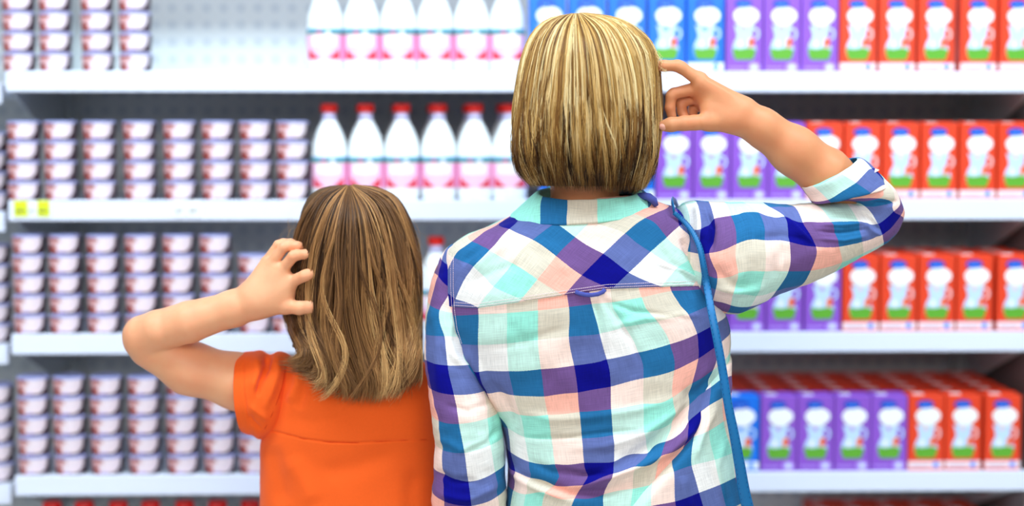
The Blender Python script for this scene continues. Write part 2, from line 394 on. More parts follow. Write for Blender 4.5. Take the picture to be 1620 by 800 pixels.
def tub_body():
    b = MB(); r0, r1 = .0292, .0322; prof = [(.0282, 0), (r0, .0015), (r1, TH-.005)]
    b.lathe(prof, M['cupw'], 36)
    def rr(z): return r0+(r1-r0)*(z-.0015)/(TH-.0065)
    def at(a, z, k): return ((rr(z)+.0002*k)*math.sin(math.radians(a)), -(rr(z)+.0002*k)*math.cos(math.radians(a)), z)
    def patch(a0, a1, z0, z1, m, k, n=8):
        for j in range(n):
            p = a0+(a1-a0)*j/n; q = a0+(a1-a0)*(j+1)/n
            b.poly([at(p, z0, k), at(q, z0, k), at(q, z1, k), at(p, z1, k)], m)
    def blob(ca, cz, ra, rz, m, k, sq=1.0):
        n = 22; q_ = 6 if ra > 25 else 2
        def pt(j, q):
            c, s = math.cos(2*math.pi*j/n), math.sin(2*math.pi*j/n)
            return at(ca+q*ra*math.copysign(abs(c)**sq, c), cz+q*rz*math.copysign(abs(s)**sq, s), k)
        for g in range(q_):
            for j in range(n): b.poly([pt(j, g/q_), pt(j, (g+1)/q_), pt(j+1, (g+1)/q_), pt(j+1, g/q_)] if g else [at(ca, cz, k), pt(j, 1/q_), pt(j+1, 1/q_)], m)
    patch(-180, 180, .0015, .0343, M['plum_shade'], 1, 40)  # dark label ground; its bottom band paints the shade between stacked layers
    def strip(a0, a1, n, m, k):
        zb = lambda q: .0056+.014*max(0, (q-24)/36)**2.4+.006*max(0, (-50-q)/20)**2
        for j_ in range(n):
            p = a0+(a1-a0)*j_/n; q = a0+(a1-a0)*(j_+1)/n
            b.poly([at(p, min(zb(p), .033), k), at(q, min(zb(q), .033), k), at(q, .0343, k), at(p, .0343, k)], m)
    strip(-74, -18, 12, M['cream'], 2); strip(-18, 61, 22, M['tubw'], 2)
    blob(-44, .0120, 17, .0072, M['fruit'], 3); blob(-30, .0070, 13, .0028, M['berry'], 3); blob(-12, .0052, 12, .0013, M['lilac'], 3)
    blob(-30, .0312, 26, .0022, M['fruit'], 3); blob(-58, .0290, 7, .0026, M['fruit'], 3); blob(-16, .0268, 17, .0012, M['berry'], 3); blob(24, .0120, 18, .0012, M['stripe'], 3); blob(2, .0060, 14, .0012, M['lilac'], 3)
    return b
def tub_lid():
    b = MB(); b.lathe([(.0312, TH-.0050), (.0328, TH-.0046), (.0328, TH-.0032), (.0318, TH-.0022), (.0300, TH-.0004), (.0265, TH-.0004), (.026, TH-.0016)], M['rim'], 36); return b

protos = {}
def place(kind, loc, label, cat, group):
    """a product and its parts; copies share mesh data"""
    if kind not in protos:
        if kind.startswith('carton'):
            root = make_carton(kind.split('_')[1]).build('milk_carton')
        elif kind == 'bottle':
            root = bottle_bodies().build('milk_bottle', smooth=True)
            bottle_neck().build('neck', root, True); bottle_cap().build('cap', root, False); bottle_label().build('sleeve_label', root, True)
        elif kind == 'juice':
            b = MB(); b.lathe([(.028, 0), (.033, .004), (.034, .150), (.03, .185), (.018, .207), (.0155, .214)], M['juice'], 28)
            root = b.build('juice_bottle', smooth=True)
            b = MB(); n = 28; b.lathe([(.0185, .214), (.0190, .217), (.0190, .236), (.017, .239), (.01, .2395)], M['red'], n); b.build('cap', root, True)
        else:
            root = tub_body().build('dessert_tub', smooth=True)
            tub_lid().build('lid', root, True)
        protos[kind] = root; used = root
    else:
        p = protos[kind]; used = p.copy(); col.objects.link(used)
        for ch in p.children:
            c = ch.copy(); col.objects.link(c); c.parent = used
    used.location = loc
    tag(used, label, cat, group)
    return used
rnd = random.Random(4)
SH = ['top', 'second', 'third', 'fourth', 'bottom']
# tubs
def tubs(row, pxs, layers, pyref):
    z0 = shelf_z[row+1]-.0025
    for ci, px in enumerate(pxs):
        n = layers[ci]
        x = P(px, pyref, SF+0.035)[0]
        dx = 0
        for k in range(n):
            dx = rnd.uniform(-.0008, .0008)
            lay = 'bottom layer' if k == 0 else 'top layer' if k == n-1 else ORD[k]+' layer up'
            if n == 1: lay = 'standing single'
            place('tub', (x+dx, SF+0.037, z0+k*TH), 'round white and red dessert tub, %s shelf, %s column from left, %s' % (SH[row], ORD[ci], lay), 'tub', 'dessert tubs on the %s shelf' % SH[row])
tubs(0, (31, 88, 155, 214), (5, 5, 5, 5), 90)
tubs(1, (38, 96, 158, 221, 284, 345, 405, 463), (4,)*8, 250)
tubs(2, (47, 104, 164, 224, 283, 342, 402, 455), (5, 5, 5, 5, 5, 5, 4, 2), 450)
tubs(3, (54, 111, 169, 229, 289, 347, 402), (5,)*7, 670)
# pale stacks in the neighbouring bay
for row, py, n in ((1, 250, 4), (2, 450, 5), (3, 670, 5)):
    for k in range(n):
        lay = 'bottom layer' if k == 0 else 'top layer' if k == n-1 else ORD[k]+' layer up'
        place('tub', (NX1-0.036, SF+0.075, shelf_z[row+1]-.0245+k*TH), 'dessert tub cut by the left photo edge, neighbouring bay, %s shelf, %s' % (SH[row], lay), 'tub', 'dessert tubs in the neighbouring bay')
# bottles
def bottles(row, pxs, py, depth=0, names=None):
    for i, px in enumerate(pxs):
        x = P(px, py, SF+.04)[0]
        nm = 'white milk bottle with pink label on the %s shelf, ' % SH[row]
        where = ('%s from the left' % ORD[i]) if depth == 0 else ('behind the %s one' % ORD[i])
        place('bottle', (x-0.008*depth, SF+0.0455+.078*depth, shelf_z[row+1]-.0025), nm+where+(', front row' if depth == 0 else ', back row'), 'bottle', 'milk bottles on the %s shelf' % SH[row])
bottles(0, (514, 572, 630, 688, 746, 803), 60)
bottles(1, (521, 579, 636, 694, 751, 806), 250)
bottles(1, (521, 579, 636, 694, 751, 806), 250, 1)
bottles(2, (690, 747), 450)
for i, px in enumerate((82, 133, 187, 238, 292, 344, 396)):
    x = P(px, 790, SF+.04)[0]
    place('juice', (x, SF+0.042, shelf_z[5]-.0025), 'red capped bottle on the bottom shelf, %s cap from the left' % ORD[i], 'bottle', 'red capped bottles on the bottom shelf')
# cartons
CN = dict(blue='blue', purple='purple', orange='red')
def cartons(row, edges, colr, py, deep=0, dcol='orange', dname=None, d0=1, front=True, start=0):
    for i, (e0, e1) in enumerate(edges):
        c = P((e0+e1)/2, py, SF+.012)
        if front:
            place('carton_'+colr, (c[0]+rnd.uniform(-.0003, .0003), SF+0.012+rnd.uniform(0, .002), shelf_z[row+1]-.00255), '%s milk carton in front on the %s shelf, %s %s one from the left' % (CN[colr], SH[row], ORD[i+start], CN[colr]), 'carton', 'milk cartons on the %s shelf' % SH[row])
        for k in range(d0, d0+deep):
            place('carton_'+dcol, (c[0]+rnd.uniform(-.0004, .0004), SF+0.014+k*(CD+.0035)+.001, shelf_z[row+1]-.0025), 'red carton on the %s shelf, %s in line behind the %s %s carton' % (SH[row], ORD[k-1], ORD[i+start], CN[colr]), 'carton', 'rear milk cartons on the %s shelf' % SH[row])
def ed(*xs): return [(xs[i], xs[i+1]) for i in range(len(xs)-1)]
cartons(0, ed(835, 898, 961, 1024, 1086, 1147), 'blue', 60)
cartons(0, ed(1147, 1208, 1268, 1327), 'purple', 60)
cartons(0, ed(1327, 1389, 1451, 1513)+ed(1517.5, 1580, 1642), 'orange', 60)
cartons(1, ed(853, 914, 976, 1037), 'blue', 250)
cartons(1, ed(1037, 1097, 1156, 1216, 1275), 'purple', 250)
cartons(1, ed(1275, 1335, 1395.5, 1456, 1517, 1577.5, 1638), 'orange', 250, 1)
cartons(2, ed(1091, 1152, 1212, 1272, 1332), 'purple', 450, 1)
cartons(2, ed(1332, 1392.5, 1453, 1513, 1573)+ed(1577, 1637), 'orange', 450, 2)
cartons(3, ed(1143, 1203), 'blue', 680, 4)
cartons(3, ed(1203, 1262, 1320, 1378, 1436), 'purple', 680, 4)
cartons(3, ed(1436, 1495, 1554)+ed(1557.5, 1616), 'orange', 680, 4)
cartons(4, ed(1330, 1387, 1444, 1501, 1558, 1615), 'orange', 860, 4, front=False, d0=2)

# ------------------------------------------------------------------ lofted surfaces described in the photo's frame
def cr(keys, t):
    """Catmull-Rom through rows of keys at float positions t"""
    K = np.asarray(keys, float); n = len(K); i = np.clip(np.floor(t).astype(int), 0, n-2); u = (t-i)[:, None]
    p0 = K[np.maximum(i-1, 0)]; p1 = K[i]; p2 = K[i+1]; p3 = K[np.minimum(i+2, n-1)]
    return 0.5*((2*p1)+(-p0+p2)*u+(2*p0-5*p1+4*p2-p3)*u*u+(-p0+3*p1-3*p2+p3)*u**3)
class Loft:
    """rings: (ax,ay,bx,by,Yc,hd,n,tx,tz[,dYab]) ; A/B = silhouette points, near side bulges to the camera"""
    def __init__(s, rings):
        K = []
        for r in rings:
            r = list(r)+[0]*(10-len(r))
            A = P(r[0], r[1], r[4]+r[9]); B = P(r[2], r[3], r[4]-r[9])
            K.append(list((A+B)/2)+list((A-B)/2)+[r[5], r[6], r[7], r[8]])
        s.K = np.array(K)
    def pt(s, th, t):
        """th, t arrays of the same shape -> points"""
        sh = th.shape; k = cr(s.K, np.clip(t.ravel(), 0, len(s.K)-1)); th = th.ravel()
        c, sn = np.cos(th), np.sin(th); n = np.maximum(k[:, 7], 1.2)
        cc = np.sign(c)*np.abs(c)**(2/n); ss = np.sign(sn)*np.abs(sn)**(2/n)
        p = k[:, :3]+k[:, 3:6]*cc[:, None]; p[:, 1] -= k[:, 6]*ss
        p[:, 0] += k[:, 8]*ss; p[:, 2] += k[:, 9]*ss
        return p.reshape(sh+(3,))
    def grid(s, nr, nc, t0=0.0, t1=None):
        t1 = len(s.K)-1 if t1 is None else t1
        th = np.linspace(-math.pi/2, 1.5*math.pi, nc+1)   # seam at the far side
        tt = np.linspace(t0, t1, nr)
        TT, TH_ = np.meshgrid(tt, th, indexing='ij')
        return s.pt(TH_, TT), TH_, TT
def normals(G):
    du = np.gradient(G, axis=1); dv = np.gradient(G, axis=0)
    du[:, 0] = du[:, -1] = (G[:, 1]-G[:, -2])/2
    n = np.cross(du, dv); n /= np.maximum(np.linalg.norm(n, axis=2, keepdims=True), 1e-9)
    return n
def outward(G):
    n = normals(G); c = G.mean(axis=1, keepdims=True)
    if ((G-c)*n).sum() < 0: n = -n
    return n
def seg_dist(px, py, pts):
    """distance to a polyline (px), side sign and position 0..1 along it"""
    best = np.full(px.shape, 1e9); sgn = np.zeros(px.shape); pos = np.zeros(px.shape); L = len(pts)-1
    for i in range(L):
        ax, ay = pts[i]; bx, by = pts[i+1]; dx, dy = bx-ax, by-ay; q = dx*dx+dy*dy
        u = np.clip(((px-ax)*dx+(py-ay)*dy)/q, 0, 1); ex = px-(ax+u*dx); ey = py-(ay+u*dy); d = np.hypot(ex, ey)
        m_ = d < best; best = np.where(m_, d, best); sgn = np.where(m_, np.sign(dx*ey-dy*ex), sgn); pos = np.where(m_, (i+u)/L, pos)
    return best, sgn, pos
def fold(G, N, folds, facing):
    """cloth folds: (polyline, width px, height m, kind) ; kind 'r' ridge, 's' step, taper at the ends"""
    px, py = proj(G); D = np.zeros(px.shape)
    for pts, w, h, kind in folds:
        d, s_, pos = seg_dist(px, py, pts); tp = np.clip(np.sin(np.pi*np.clip(pos, 0.03, 0.97))*1.6, 0, 1)
        if kind == 'r': D += 1.4*h*np.exp(-(d/w)**2)*tp
        else:
            x = d*s_/w; D += h*tp*np.where(x > 0, np.exp(-x*x/4), np.exp(-(x*3)**2))
    return G+N*(D*facing)[..., None]
rs = np.random.RandomState(7)
def wavenoise(G, scale, amp, seed, dirw=(1, 1, 1)):
    r = np.random.RandomState(seed); out = np.zeros(G.shape[:-1])
    for k in range(9):
        d = r.normal(size=3)*np.array(dirw); d /= np.linalg.norm(d)
        f = scale*(0.6+1.6*r.rand()); out += np.sin(G @ d*f*2*math.pi+r.rand()*6.28+1.3*np.sin(G @ r.normal(size=3)*f*2))/(0.6+f/scale)
    return out*amp/3
def tps_fit(X, Yv, lam=1e-5):
    n = len(X); d = np.linalg.norm(X[:, None]-X[None], axis=2); Kk = np.where(d > 0, d*d*np.log(d+1e-12), 0)+lam*np.eye(n)
    Pm = np.hstack([np.ones((n, 1)), X]); A = np.zeros((n+3, n+3)); A[:n, :n] = Kk; A[:n, n:] = Pm; A[n:, :n] = Pm.T
    return np.linalg.solve(A, np.vstack([Yv, np.zeros((3, Yv.shape[1]))]))
def tps_eval(w, X, Q):
    out = np.zeros((len(Q), w.shape[1]))
    for i in range(0, len(Q), 20000):
        q = Q[i:i+20000]; d = np.linalg.norm(q[:, None]-X[None], axis=2); Kk = np.where(d > 0, d*d*np.log(d+1e-12), 0)
        out[i:i+20000] = Kk @ w[:len(X)]+np.hstack([np.ones((len(q), 1)), q]) @ w[len(X):]
    return out
def cloth_uv(G, TH_, ctrl, lam=1e-5, sel=None, th0=0.0):
    """stripe coordinates: thin-plate fit on the cloth's own arc-length parametrisation"""
    e = np.linalg.norm(np.diff(G, axis=1), axis=2); a = np.concatenate([np.zeros((len(G), 1)), np.cumsum(e, axis=1)], axis=1)
    mid = np.argmin(np.abs(TH_[0]-math.pi/2)); a = a-a[:, mid:mid+1]
    e2 = np.linalg.norm(np.diff(G, axis=0), axis=2); bb = np.concatenate([[0], np.cumsum(e2[:, mid])])[:, None]*np.ones((1, G.shape[1]))
    px, py = proj(G); fac = np.sin(TH_) > 0.02
    if sel is not None: fac = fac & sel
    idx = []; X = []; Yv = []
    fp = np.where(fac.ravel())[0]; fx = px.ravel()[fp]; fy = py.ravel()[fp]
    A = np.stack([a.ravel(), bb.ravel()], 1)*10
    for cx, cy, u, v in ctrl:
        d = (fx-cx)**2+(fy-cy)**2; k = np.argpartition(d, 4)[:4]
        if d[k].min() > 400: continue
        wts = 1/(d[k]+.3); X.append((A[fp[k]]*wts[:, None]).sum(0)/wts.sum()); Yv.append((u, v))
    X = np.array(X); Yv = np.array(Yv, float)
    w = tps_fit(X, Yv, lam)
    return tps_eval(w, X, A)
def surf(name, G, material, parent, uv=None):
    nr, nc = G.shape[:2]
    return npmesh(name, G.reshape(-1, 3), gridfaces(nr, nc), material, parent, uv=uv)

# ------------------------------------------------------------------ implicit bodies (round cones blended together) -> one continuous mesh
def sdf_mesh(bones, h, k=0.008):
    """bones: list of (a, b, ra, rb[, k]) ; surface nets on a grid of pitch h"""
    pts = np.array([p for bn in bones for p in (bn[0], bn[1])]); rm = max(max(bn[2], bn[3]) for bn in bones)
    lo = pts.min(0)-rm-4*h; hi = pts.max(0)+rm+4*h; n = np.ceil((hi-lo)/h).astype(int)+1
    D = np.full(n, 0.03, dtype=np.float32)
    for bn in bones:
        a, b_, ra, rb = np.array(bn[0]), np.array(bn[1]), bn[2], bn[3]; kk = bn[4] if len(bn) > 4 else k
        R = max(ra, rb)+0.032
        i0 = np.maximum(((np.minimum(a, b_)-R-lo)/h).astype(int), 0); i1 = np.minimum(((np.maximum(a, b_)+R-lo)/h).astype(int)+2, n)
        ax = [((lo[q]+h*np.arange(i0[q], i1[q]))).astype(np.float32) for q in range(3)]
        X, Y_, Z = np.meshgrid(*ax, indexing='ij', sparse=True)
        d = b_-a; L2 = float(d @ d)+1e-12
        t = np.clip(((X-a[0])*d[0]+(Y_-a[1])*d[1]+(Z-a[2])*d[2])/L2, 0, 1)
        dist = np.sqrt((X-a[0]-t*d[0])**2+(Y_-a[1]-t*d[1])**2+(Z-a[2]-t*d[2])**2)-(ra+(rb-ra)*t)
        sl = tuple(slice(i0[q], i1[q]) for q in range(3)); c = D[sl]
        hh = np.clip(0.5+0.5*(c-dist)/kk, 0, 1)
        D[sl] = c*(1-hh)+dist*hh-kk*hh*(1-hh)
    return surface_nets(D, lo, h)
def surface_nets(D, lo, h):
    ins = D < 0; n = D.shape
    c8 = [D[i:n[0]-1+i, j:n[1]-1+j, k:n[2]-1+k] for i in (0, 1) for j in (0, 1) for k in (0, 1)]
    s8 = sum((c < 0).astype(np.int8) for c in c8); act = (s8 > 0) & (s8 < 8)
    I = np.argwhere(act); ids = np.full(act.shape, -1, dtype=np.int64); ids[act] = np.arange(len(I))
    vals = np.stack([c[act] for c in c8], 1).astype(np.float64)
    off = np.array([(i, j, k) for i in (0, 1) for j in (0, 1) for k in (0, 1)], float)
    acc = np.zeros((len(I), 3)); cnt = np.zeros(len(I))
    for a in range(8):
        for b_ in range(a+1, 8):
            if np.abs(off[a]-off[b_]).sum() != 1: continue
            va, vb = vals[:, a], vals[:, b_]; m_ = (va < 0) != (vb < 0); t = np.where(m_, va/np.where(m_, va-vb, 1), 0)
            acc += np.where(m_[:, None], off[a]+(off[b_]-off[a])*t[:, None], 0); cnt += m_
    V = lo+h*(I+acc/cnt[:, None]); F = []
    for ax in range(3):
        o = [0, 0, 0]; o[ax] = 1; sl0 = tuple(slice(0, n[q]-o[q]) for q in range(3)); sl1 = tuple(slice(o[q], n[q]) for q in range(3))
        ch = ins[sl0] != ins[sl1]; E = np.argwhere(ch)
        u, v = [q for q in range(3) if q != ax]
        ok = (E[:, u] > 0) & (E[:, v] > 0) & (E[:, u] < n[u]-1) & (E[:, v] < n[v]-1); E = E[ok]
        def cell(du, dv):
            C = E.copy(); C[:, u] -= du; C[:, v] -= dv; return ids[C[:, 0], C[:, 1], C[:, 2]]
        q = np.stack([cell(0, 0), cell(1, 0), cell(1, 1), cell(0, 1)], 1)
        flip = ins[sl0][E[:, 0], E[:, 1], E[:, 2]]
        if ax == 1: flip = ~flip
        q[~flip] = q[~flip][:, ::-1]; F.append(q)
    F = np.concatenate(F); F = F[(F >= 0).all(1)]
    # one relaxation pass
    for _ in range(2):
        S = np.zeros_like(V); Cn = np.zeros(len(V))
        for a in range(4):
            for b_ in (1, 3):
                np.add.at(S, F[:, a], V[F[:, (a+b_) % 4]]); np.add.at(Cn, F[:, a], 1)
        V = 0.5*V+0.5*S/np.maximum(Cn, 1)[:, None]
    return V, F[:, ::-1]
def join_meshes(parts):
    V = []; F = []; o = 0
    for v, f in parts: V.append(v); F.append(f+o); o += len(v)
    return np.concatenate(V), np.concatenate(F)
def bone(x0, y0, Y0, r0, x1, y1, Y1, r1, k=0.008, s=1.0):
    """joint positions read off the photo (px,py) with their own distance, radii in millimetres"""
    return (P(x0, y0, Y0), P(x1, y1, Y1), r0*.001*s, r1*.001*s, k)
def chain(pts, k=0.006):
    return [bone(*pts[i], *pts[i+1], k=k) for i in range(len(pts)-1)]
def face_bones(cx, cy, Y, sc_):
    """head with brow, nose, lips, chin, cheeks and ears; the face looks away from the camera (+y)"""
    c = P(cx, cy, Y); mm = 0.001*sc_
    def B(x0, y0, z0, r0, x1, y1, z1, r1, k=.012): return (c+np.array([x0, y0, z0])*mm, c+np.array([x1, y1, z1])*mm, r0*mm, r1*mm, k)
    L = [B(0, -18, 22, 74, 0, 18, 22, 70, .02), B(0, 30, -20, 58, 0, 34, -60, 44, .02), B(0, 62, -92, 16, 0, 40, -70, 36, .02),
         B(0, 84, 5, 9, 0, 102, -28, 9, .008), B(-9, 92, -31, 6, 9, 92, -31, 6, .006), B(-20, 84, -58, 6, 20, 84, -58, 6, .006), B(-17, 83, -67, 7, 17, 83, -67, 7, .006),
         B(-34, 74, 18, 9, 34, 74, 18, 9, .012), B(-36, 62, -32, 16, -30, 58, -34, 16, .015), B(36, 62, -32, 16, 30, 58, -34, 16, .015)]
    for s in (-1, 1):
        L += [B(s*74, 4, 10, 7, s*80, -8, 20, 6, .004), B(s*80, -8, 20, 6, s*78, -10, -2, 6, .004), B(s*78, -10, -2, 6, s*73, 2, -22, 6, .004), B(s*30, 80, 2, 11, s*30, 80, 2, 11, .004)]
    return L

# ================================================================== the woman
WY = 2.62
wx, _, _ = P(915, 700, WY)
woman = tag(empty('person', (wx, WY, 0)), 'woman with a blonde bob in a pastel checked shirt, seen from behind, scratching her head', 'person')
def adopt(o, root=woman):
    """keep world placement while parenting under a root that stands on the floor"""
    o.parent = root; o.matrix_parent_inverse = Matrix.Translation(root.location).inverted(); return o
HY = 2.585     # right hand
B = face_bones(926, 168, 2.605, 1.0)
B += [bone(926, 345, 2.63, 56, 924, 262, 2.61, 54, k=.02),
      bone(885, 430, 2.635, 68, 885, 620, 2.64, 74, k=.03), bone(965, 430, 2.635, 68, 965, 620, 2.64, 74, k=.03),
      bone(890, 620, 2.64, 74, 878, 850, 2.64, 86, k=.03), bone(960, 620, 2.64, 74, 980, 850, 2.64, 86, k=.03),
      bone(900, 375, 2.64, 40, 745, 430, 2.64, 36, k=.03), bone(950, 375, 2.64, 40, 1100, 408, 2.63, 42, k=.03),
      bone(1100, 408, 2.63, 44, 1250, 390, 2.63, 42, k=.02), bone(1250, 390, 2.63, 42, 1375, 356, 2.63, 26, k=.02),
      bone(1375, 350, 2.63, 24, 1330, 290, 2.61, 20, k=.005),
      bone(722, 440, 2.64, 38, 732, 680, 2.625, 33, k=.02), bone(732, 680, 2.625, 32, 745, 880, 2.60, 24, k=.02),
      bone(745, 880, 2.60, 22, 748, 960, 2.60, 30, k=.02)]
for i, dx in enumerate((-24, -8, 8, 24)):
    B += chain([(748+dx*.8, 965, 2.60, 10), (750+dx, 1005, 2.60, 8.5), (751+dx, 1032-abs(dx)*.4, 2.59, 7.5)])
B += chain([(725, 930, 2.60, 12), (712, 965, 2.59, 10), (712, 992, 2.58, 8.5)])
for s, hx in ((-1, 878), (1, 978)):
    B += [bone(hx, 860, 2.64, 86, hx+s*4, 1200, 2.64, 54, k=.03), bone(hx+s*4, 1200, 2.64, 52, hx+s*6, 1560, 2.65, 34, k=.02), bone(hx+s*6, 1590, 2.65, 34, hx+s*14, 1625, 2.80, 22, k=.02)]
coarse = sdf_mesh(B, 0.006)
# forearm and hand in fine detail
H = [bone(1362, 322, 2.622, 20, 1332, 290, 2.61, 23, k=.01), bone(1332, 290, 2.61, 23, 1310, 278, 2.607, 36.5, k=.02), bone(1310, 278, 2.607, 36.5, 1256, 238, 2.60, 33, k=.03), bone(1256, 238, 2.60, 33, 1204, 201, 2.59, 24.5, k=.03),
     bone(1204, 201, 2.59, 24.5, 1172, 182, HY, 22, k=.03),
     bone(1176, 172, HY, 17, 1110, 131, HY-.004, 13, k=.014), bone(1172, 176, HY+.006, 18, 1104, 142, HY+.008, 13.5, k=.014), bone(1172, 182, HY+.016, 17, 1108, 156, HY+.022, 13, k=.014),
     bone(1172, 188, HY+.022, 15, 1116, 168, HY+.034, 12, k=.014), bone(1170, 195, HY, 15, 1122, 193, HY-.006, 13.5, k=.016), bone(1160, 185, HY, 17, 1125, 172, HY, 14, k=.02)]
H += chain([(1108, 128, HY-.004, 10.8), (1078, 107, HY-.006, 9.2), (1072, 104, HY-.006, 9), (1050, 104, HY-.002, 8.6), (1033, 104, HY+.006, 7.6)], k=.004)      # index, its tip in the hair
H += chain([(1100, 140, HY+.006, 10.5), (1066, 148, HY+.008, 9), (1062, 152, HY+.008, 8.8), (1060, 170, HY+.010, 8.2), (1063, 184, HY+.012, 7.4)], k=.003)
H += chain([(1104, 153, HY+.022, 10), (1079, 161, HY+.026, 8.8), (1077, 164, HY+.026, 8.5), (1079, 176, HY+.022, 8), (1084, 186, HY+.016, 7.2)], k=.003)
H += chain([(1113, 166, HY+.034, 9), (1098, 170, HY+.038, 7.8), (1096, 173, HY+.037, 7.5), (1096, 182, HY+.030, 7), (1100, 188, HY+.024, 6.4)], k=.003)
H += chain([(1124, 193, HY-.006, 13.5), (1098, 194, HY-.012, 10.6), (1082, 195, HY-.014, 10.4), (1062, 197, HY-.012, 10.2), (1049, 199, HY-.010, 8.4)], k=.008)
H += [bone(1108, 119, HY-.004, 4, 1109, 120, HY-.004, 5, k=.01)]
fine = sdf_mesh(H, 0.0014)
V, F = join_meshes([coarse, fine])
body = adopt(npmesh('body', V, F, M['skin_w'])); body['label'] = 'skin of neck, forearm and hand'
# thumb nail
def nail(cx, cy, Y, rx, rz, ang, m, parent, name='nail'):
    vs = []; n = 18; fs = []
    for r in range(5):
        q = r/4.0
        for j in range(n):
            a = 2*math.pi*j/n; u = rx*q*math.cos(a)*(1-.1*math.cos(a)); v = rz*q*math.sin(a); w = -.0022*(1-q*q)
            p = P(cx, cy, Y)+RGT*(u*math.cos(ang)-v*math.sin(ang))+np.array([0, 0, 1])*(u*math.sin(ang)+v*math.cos(ang))+FWD*(w+.006*(v/rz*q)**2*.6)
            vs.append(p)
    vs = np.array(vs)
    F = [(r*n+j, r*n+(j+1) % n, (r+1)*n+(j+1) % n, (r+1)*n+j) for r in range(4) for j in range(n)]
    return adopt(npmesh(name, vs, np.array(F), m), parent)
nail(1051.5, 200, HY-.0178, .0075, .0066, -0.03, M['nail'], woman)
# jeans and shoes stand below the frame
J = []; S_ = []
for s, hx in ((-1, 878), (1, 978)):
    J += [bone(hx, 860, 2.64, 92, hx+s*4, 1200, 2.64, 62, k=.03), bone(hx+s*4, 1200, 2.64, 62, hx+s*6, 1570, 2.65, 46, k=.02)]
    S_ += [bone(hx+s*6, 1608, 2.65, 40, hx+s*14, 1636, 2.82, 36, k=.02), bone(hx+s*6, 1634, 2.63, 34, hx+s*6, 1600, 2.64, 36, k=.02)]
J += [bone(895, 830, 2.64, 90, 960, 830, 2.64, 90, k=.03)]
adopt(npmesh('jeans', *sdf_mesh(J, 0.008), M['jeans']))
for k in (0, 1):
    v, f = sdf_mesh(S_[2*k:2*k+2], 0.006); v[:, 2] = np.maximum(v[:, 2], 0.001); adopt(npmesh('shoe', v, f, M['shoe']))

# ---- shirt
TORSO = Loft([
    (852, 318, 1010, 308, 2.625, .055, 2.1, 0, 0), (812, 341, 1048, 323, 2.625, .076, 2.2, 0, 0), (788, 353, 1068, 331, 2.625, .088, 2.3), (745, 371, 1086, 345, 2.625, .097, 2.4),
    (717, 388, 1098, 362, 2.625, .102, 2.4), (707, 402, 1104, 382, 2.625, .106, 2.4), (703, 430, 1112, 420, 2.622, .110, 2.4), (702, 470, 1124, 458, 2.62, .112, 2.4),
    (706, 510, 1146, 492, 2.62, .112, 2.4), (720, 550, 1154, 525, 2.62, .110, 2.4), (742, 590, 1153, 562, 2.62, .108, 2.4), (768, 630, 1146, 602, 2.62, .106, 2.4),
    (790, 665, 1145, 642, 2.62, .106, 2.4), (800, 702, 1151, 685, 2.62, .107, 2.4), (803, 742, 1161, 732, 2.62, .110, 2.4), (800, 800, 1171, 800, 2.62, .114, 2.4),
    (790, 880, 1182, 880, 2.62, .120, 2.4), (784, 960, 1190, 960, 2.62, .124, 2.4)])
TF = [([(940, 470), (948, 500), (956, 545), (960, 590)], 5, -.004, 'r'), ([(950, 470), (975, 500), (1000, 540), (1015, 580)], 6, -.003, 'r'), ([(948, 472), (1000, 492), (1060, 500), (1110, 505)], 5, -.0022, 'r'),
      ([(1113, 500), (1075, 500), (1020, 503), (960, 520)], 6, .0026, 'r'), ([(905, 520), (860, 530), (800, 548), (745, 552)], 8, -.0016, 'r'),
      ([(1135, 590), (1095, 625), (1078, 660), (1030, 705), (975, 735)], 10, -.007, 'r'),
      ([(1125, 575), (1108, 600), (1096, 628), (1070, 655), (1020, 685), (960, 705), (880, 712)], 7, .003, 'r'), ([(1120, 640), (1094, 680), (1060, 712), (1010, 738), (955, 757), (900, 775)], 7, .008, 'r'),
      ([(800, 745), (840, 762), (900, 780), (960, 778), (1020, 757)], 7, -.006, 'r'), ([(798, 735), (822, 757), (860, 775), (905, 790)], 6, .006, 'r'),
      ([(812, 690), (850, 693), (900, 692), (960, 684), (1030, 680)], 4, -.0016, 'r'), ([(820, 650), (870, 662), (930, 660), (1010, 648), (1075, 628)], 7, .0020, 'r'),
      ([(830, 725), (870, 745), (920, 752), (960, 745)], 6, -.003, 'r'), ([(880, 740), (930, 752), (985, 748)], 3, -.0022, 'r'),
      ([(770, 600), (800, 640), (815, 680)], 10, -.005, 'r'), ([(730, 545), (760, 590), (792, 650)], 7, .005, 'r'),
      ([(1115, 455), (1090, 440), (1060, 415), (1040, 385)], 6, -.003, 'r'), ([(1108, 430), (1090, 405), (1075, 375)], 5, -.004, 'r'), ([(1112, 448), (1080, 428), (1035, 415)], 4, .002, 'r'),
      ([(1100, 400), (1085, 375), (1070, 350)], 6, .003, 'r'), ([(740, 430), (780, 400), (815, 375)], 9, .003, 'r'), ([(735, 455), (780, 430), (830, 415)], 8, -.002, 'r'),
      ([(730, 420), (755, 395), (790, 370)], 6, -.003, 'r'), ([(830, 370), (880, 400), (900, 440)], 10, .0015, 'r'), ([(1148, 690), (1130, 740), (1140, 795)], 8, .003, 'r'), ([(1100, 720), (1112, 760), (1128, 800)], 8, -.003, 'r'),
      ([(850, 560), (900, 600), (930, 650)], 16, .0015, 'r'), ([(800, 505), (830, 540), (850, 580)], 10, -.0012, 'r')]
G, TH_, TT = TORSO.grid(330, 520, 0.0)
Nn = outward(G); fac = np.clip(np.sin(TH_)*3, 0, 1)
G = fold(G, Nn, TF, fac); G = G+Nn*wavenoise(G, 16, .0012, 3, (1, .4, 1.6))[..., None]; G0 = G
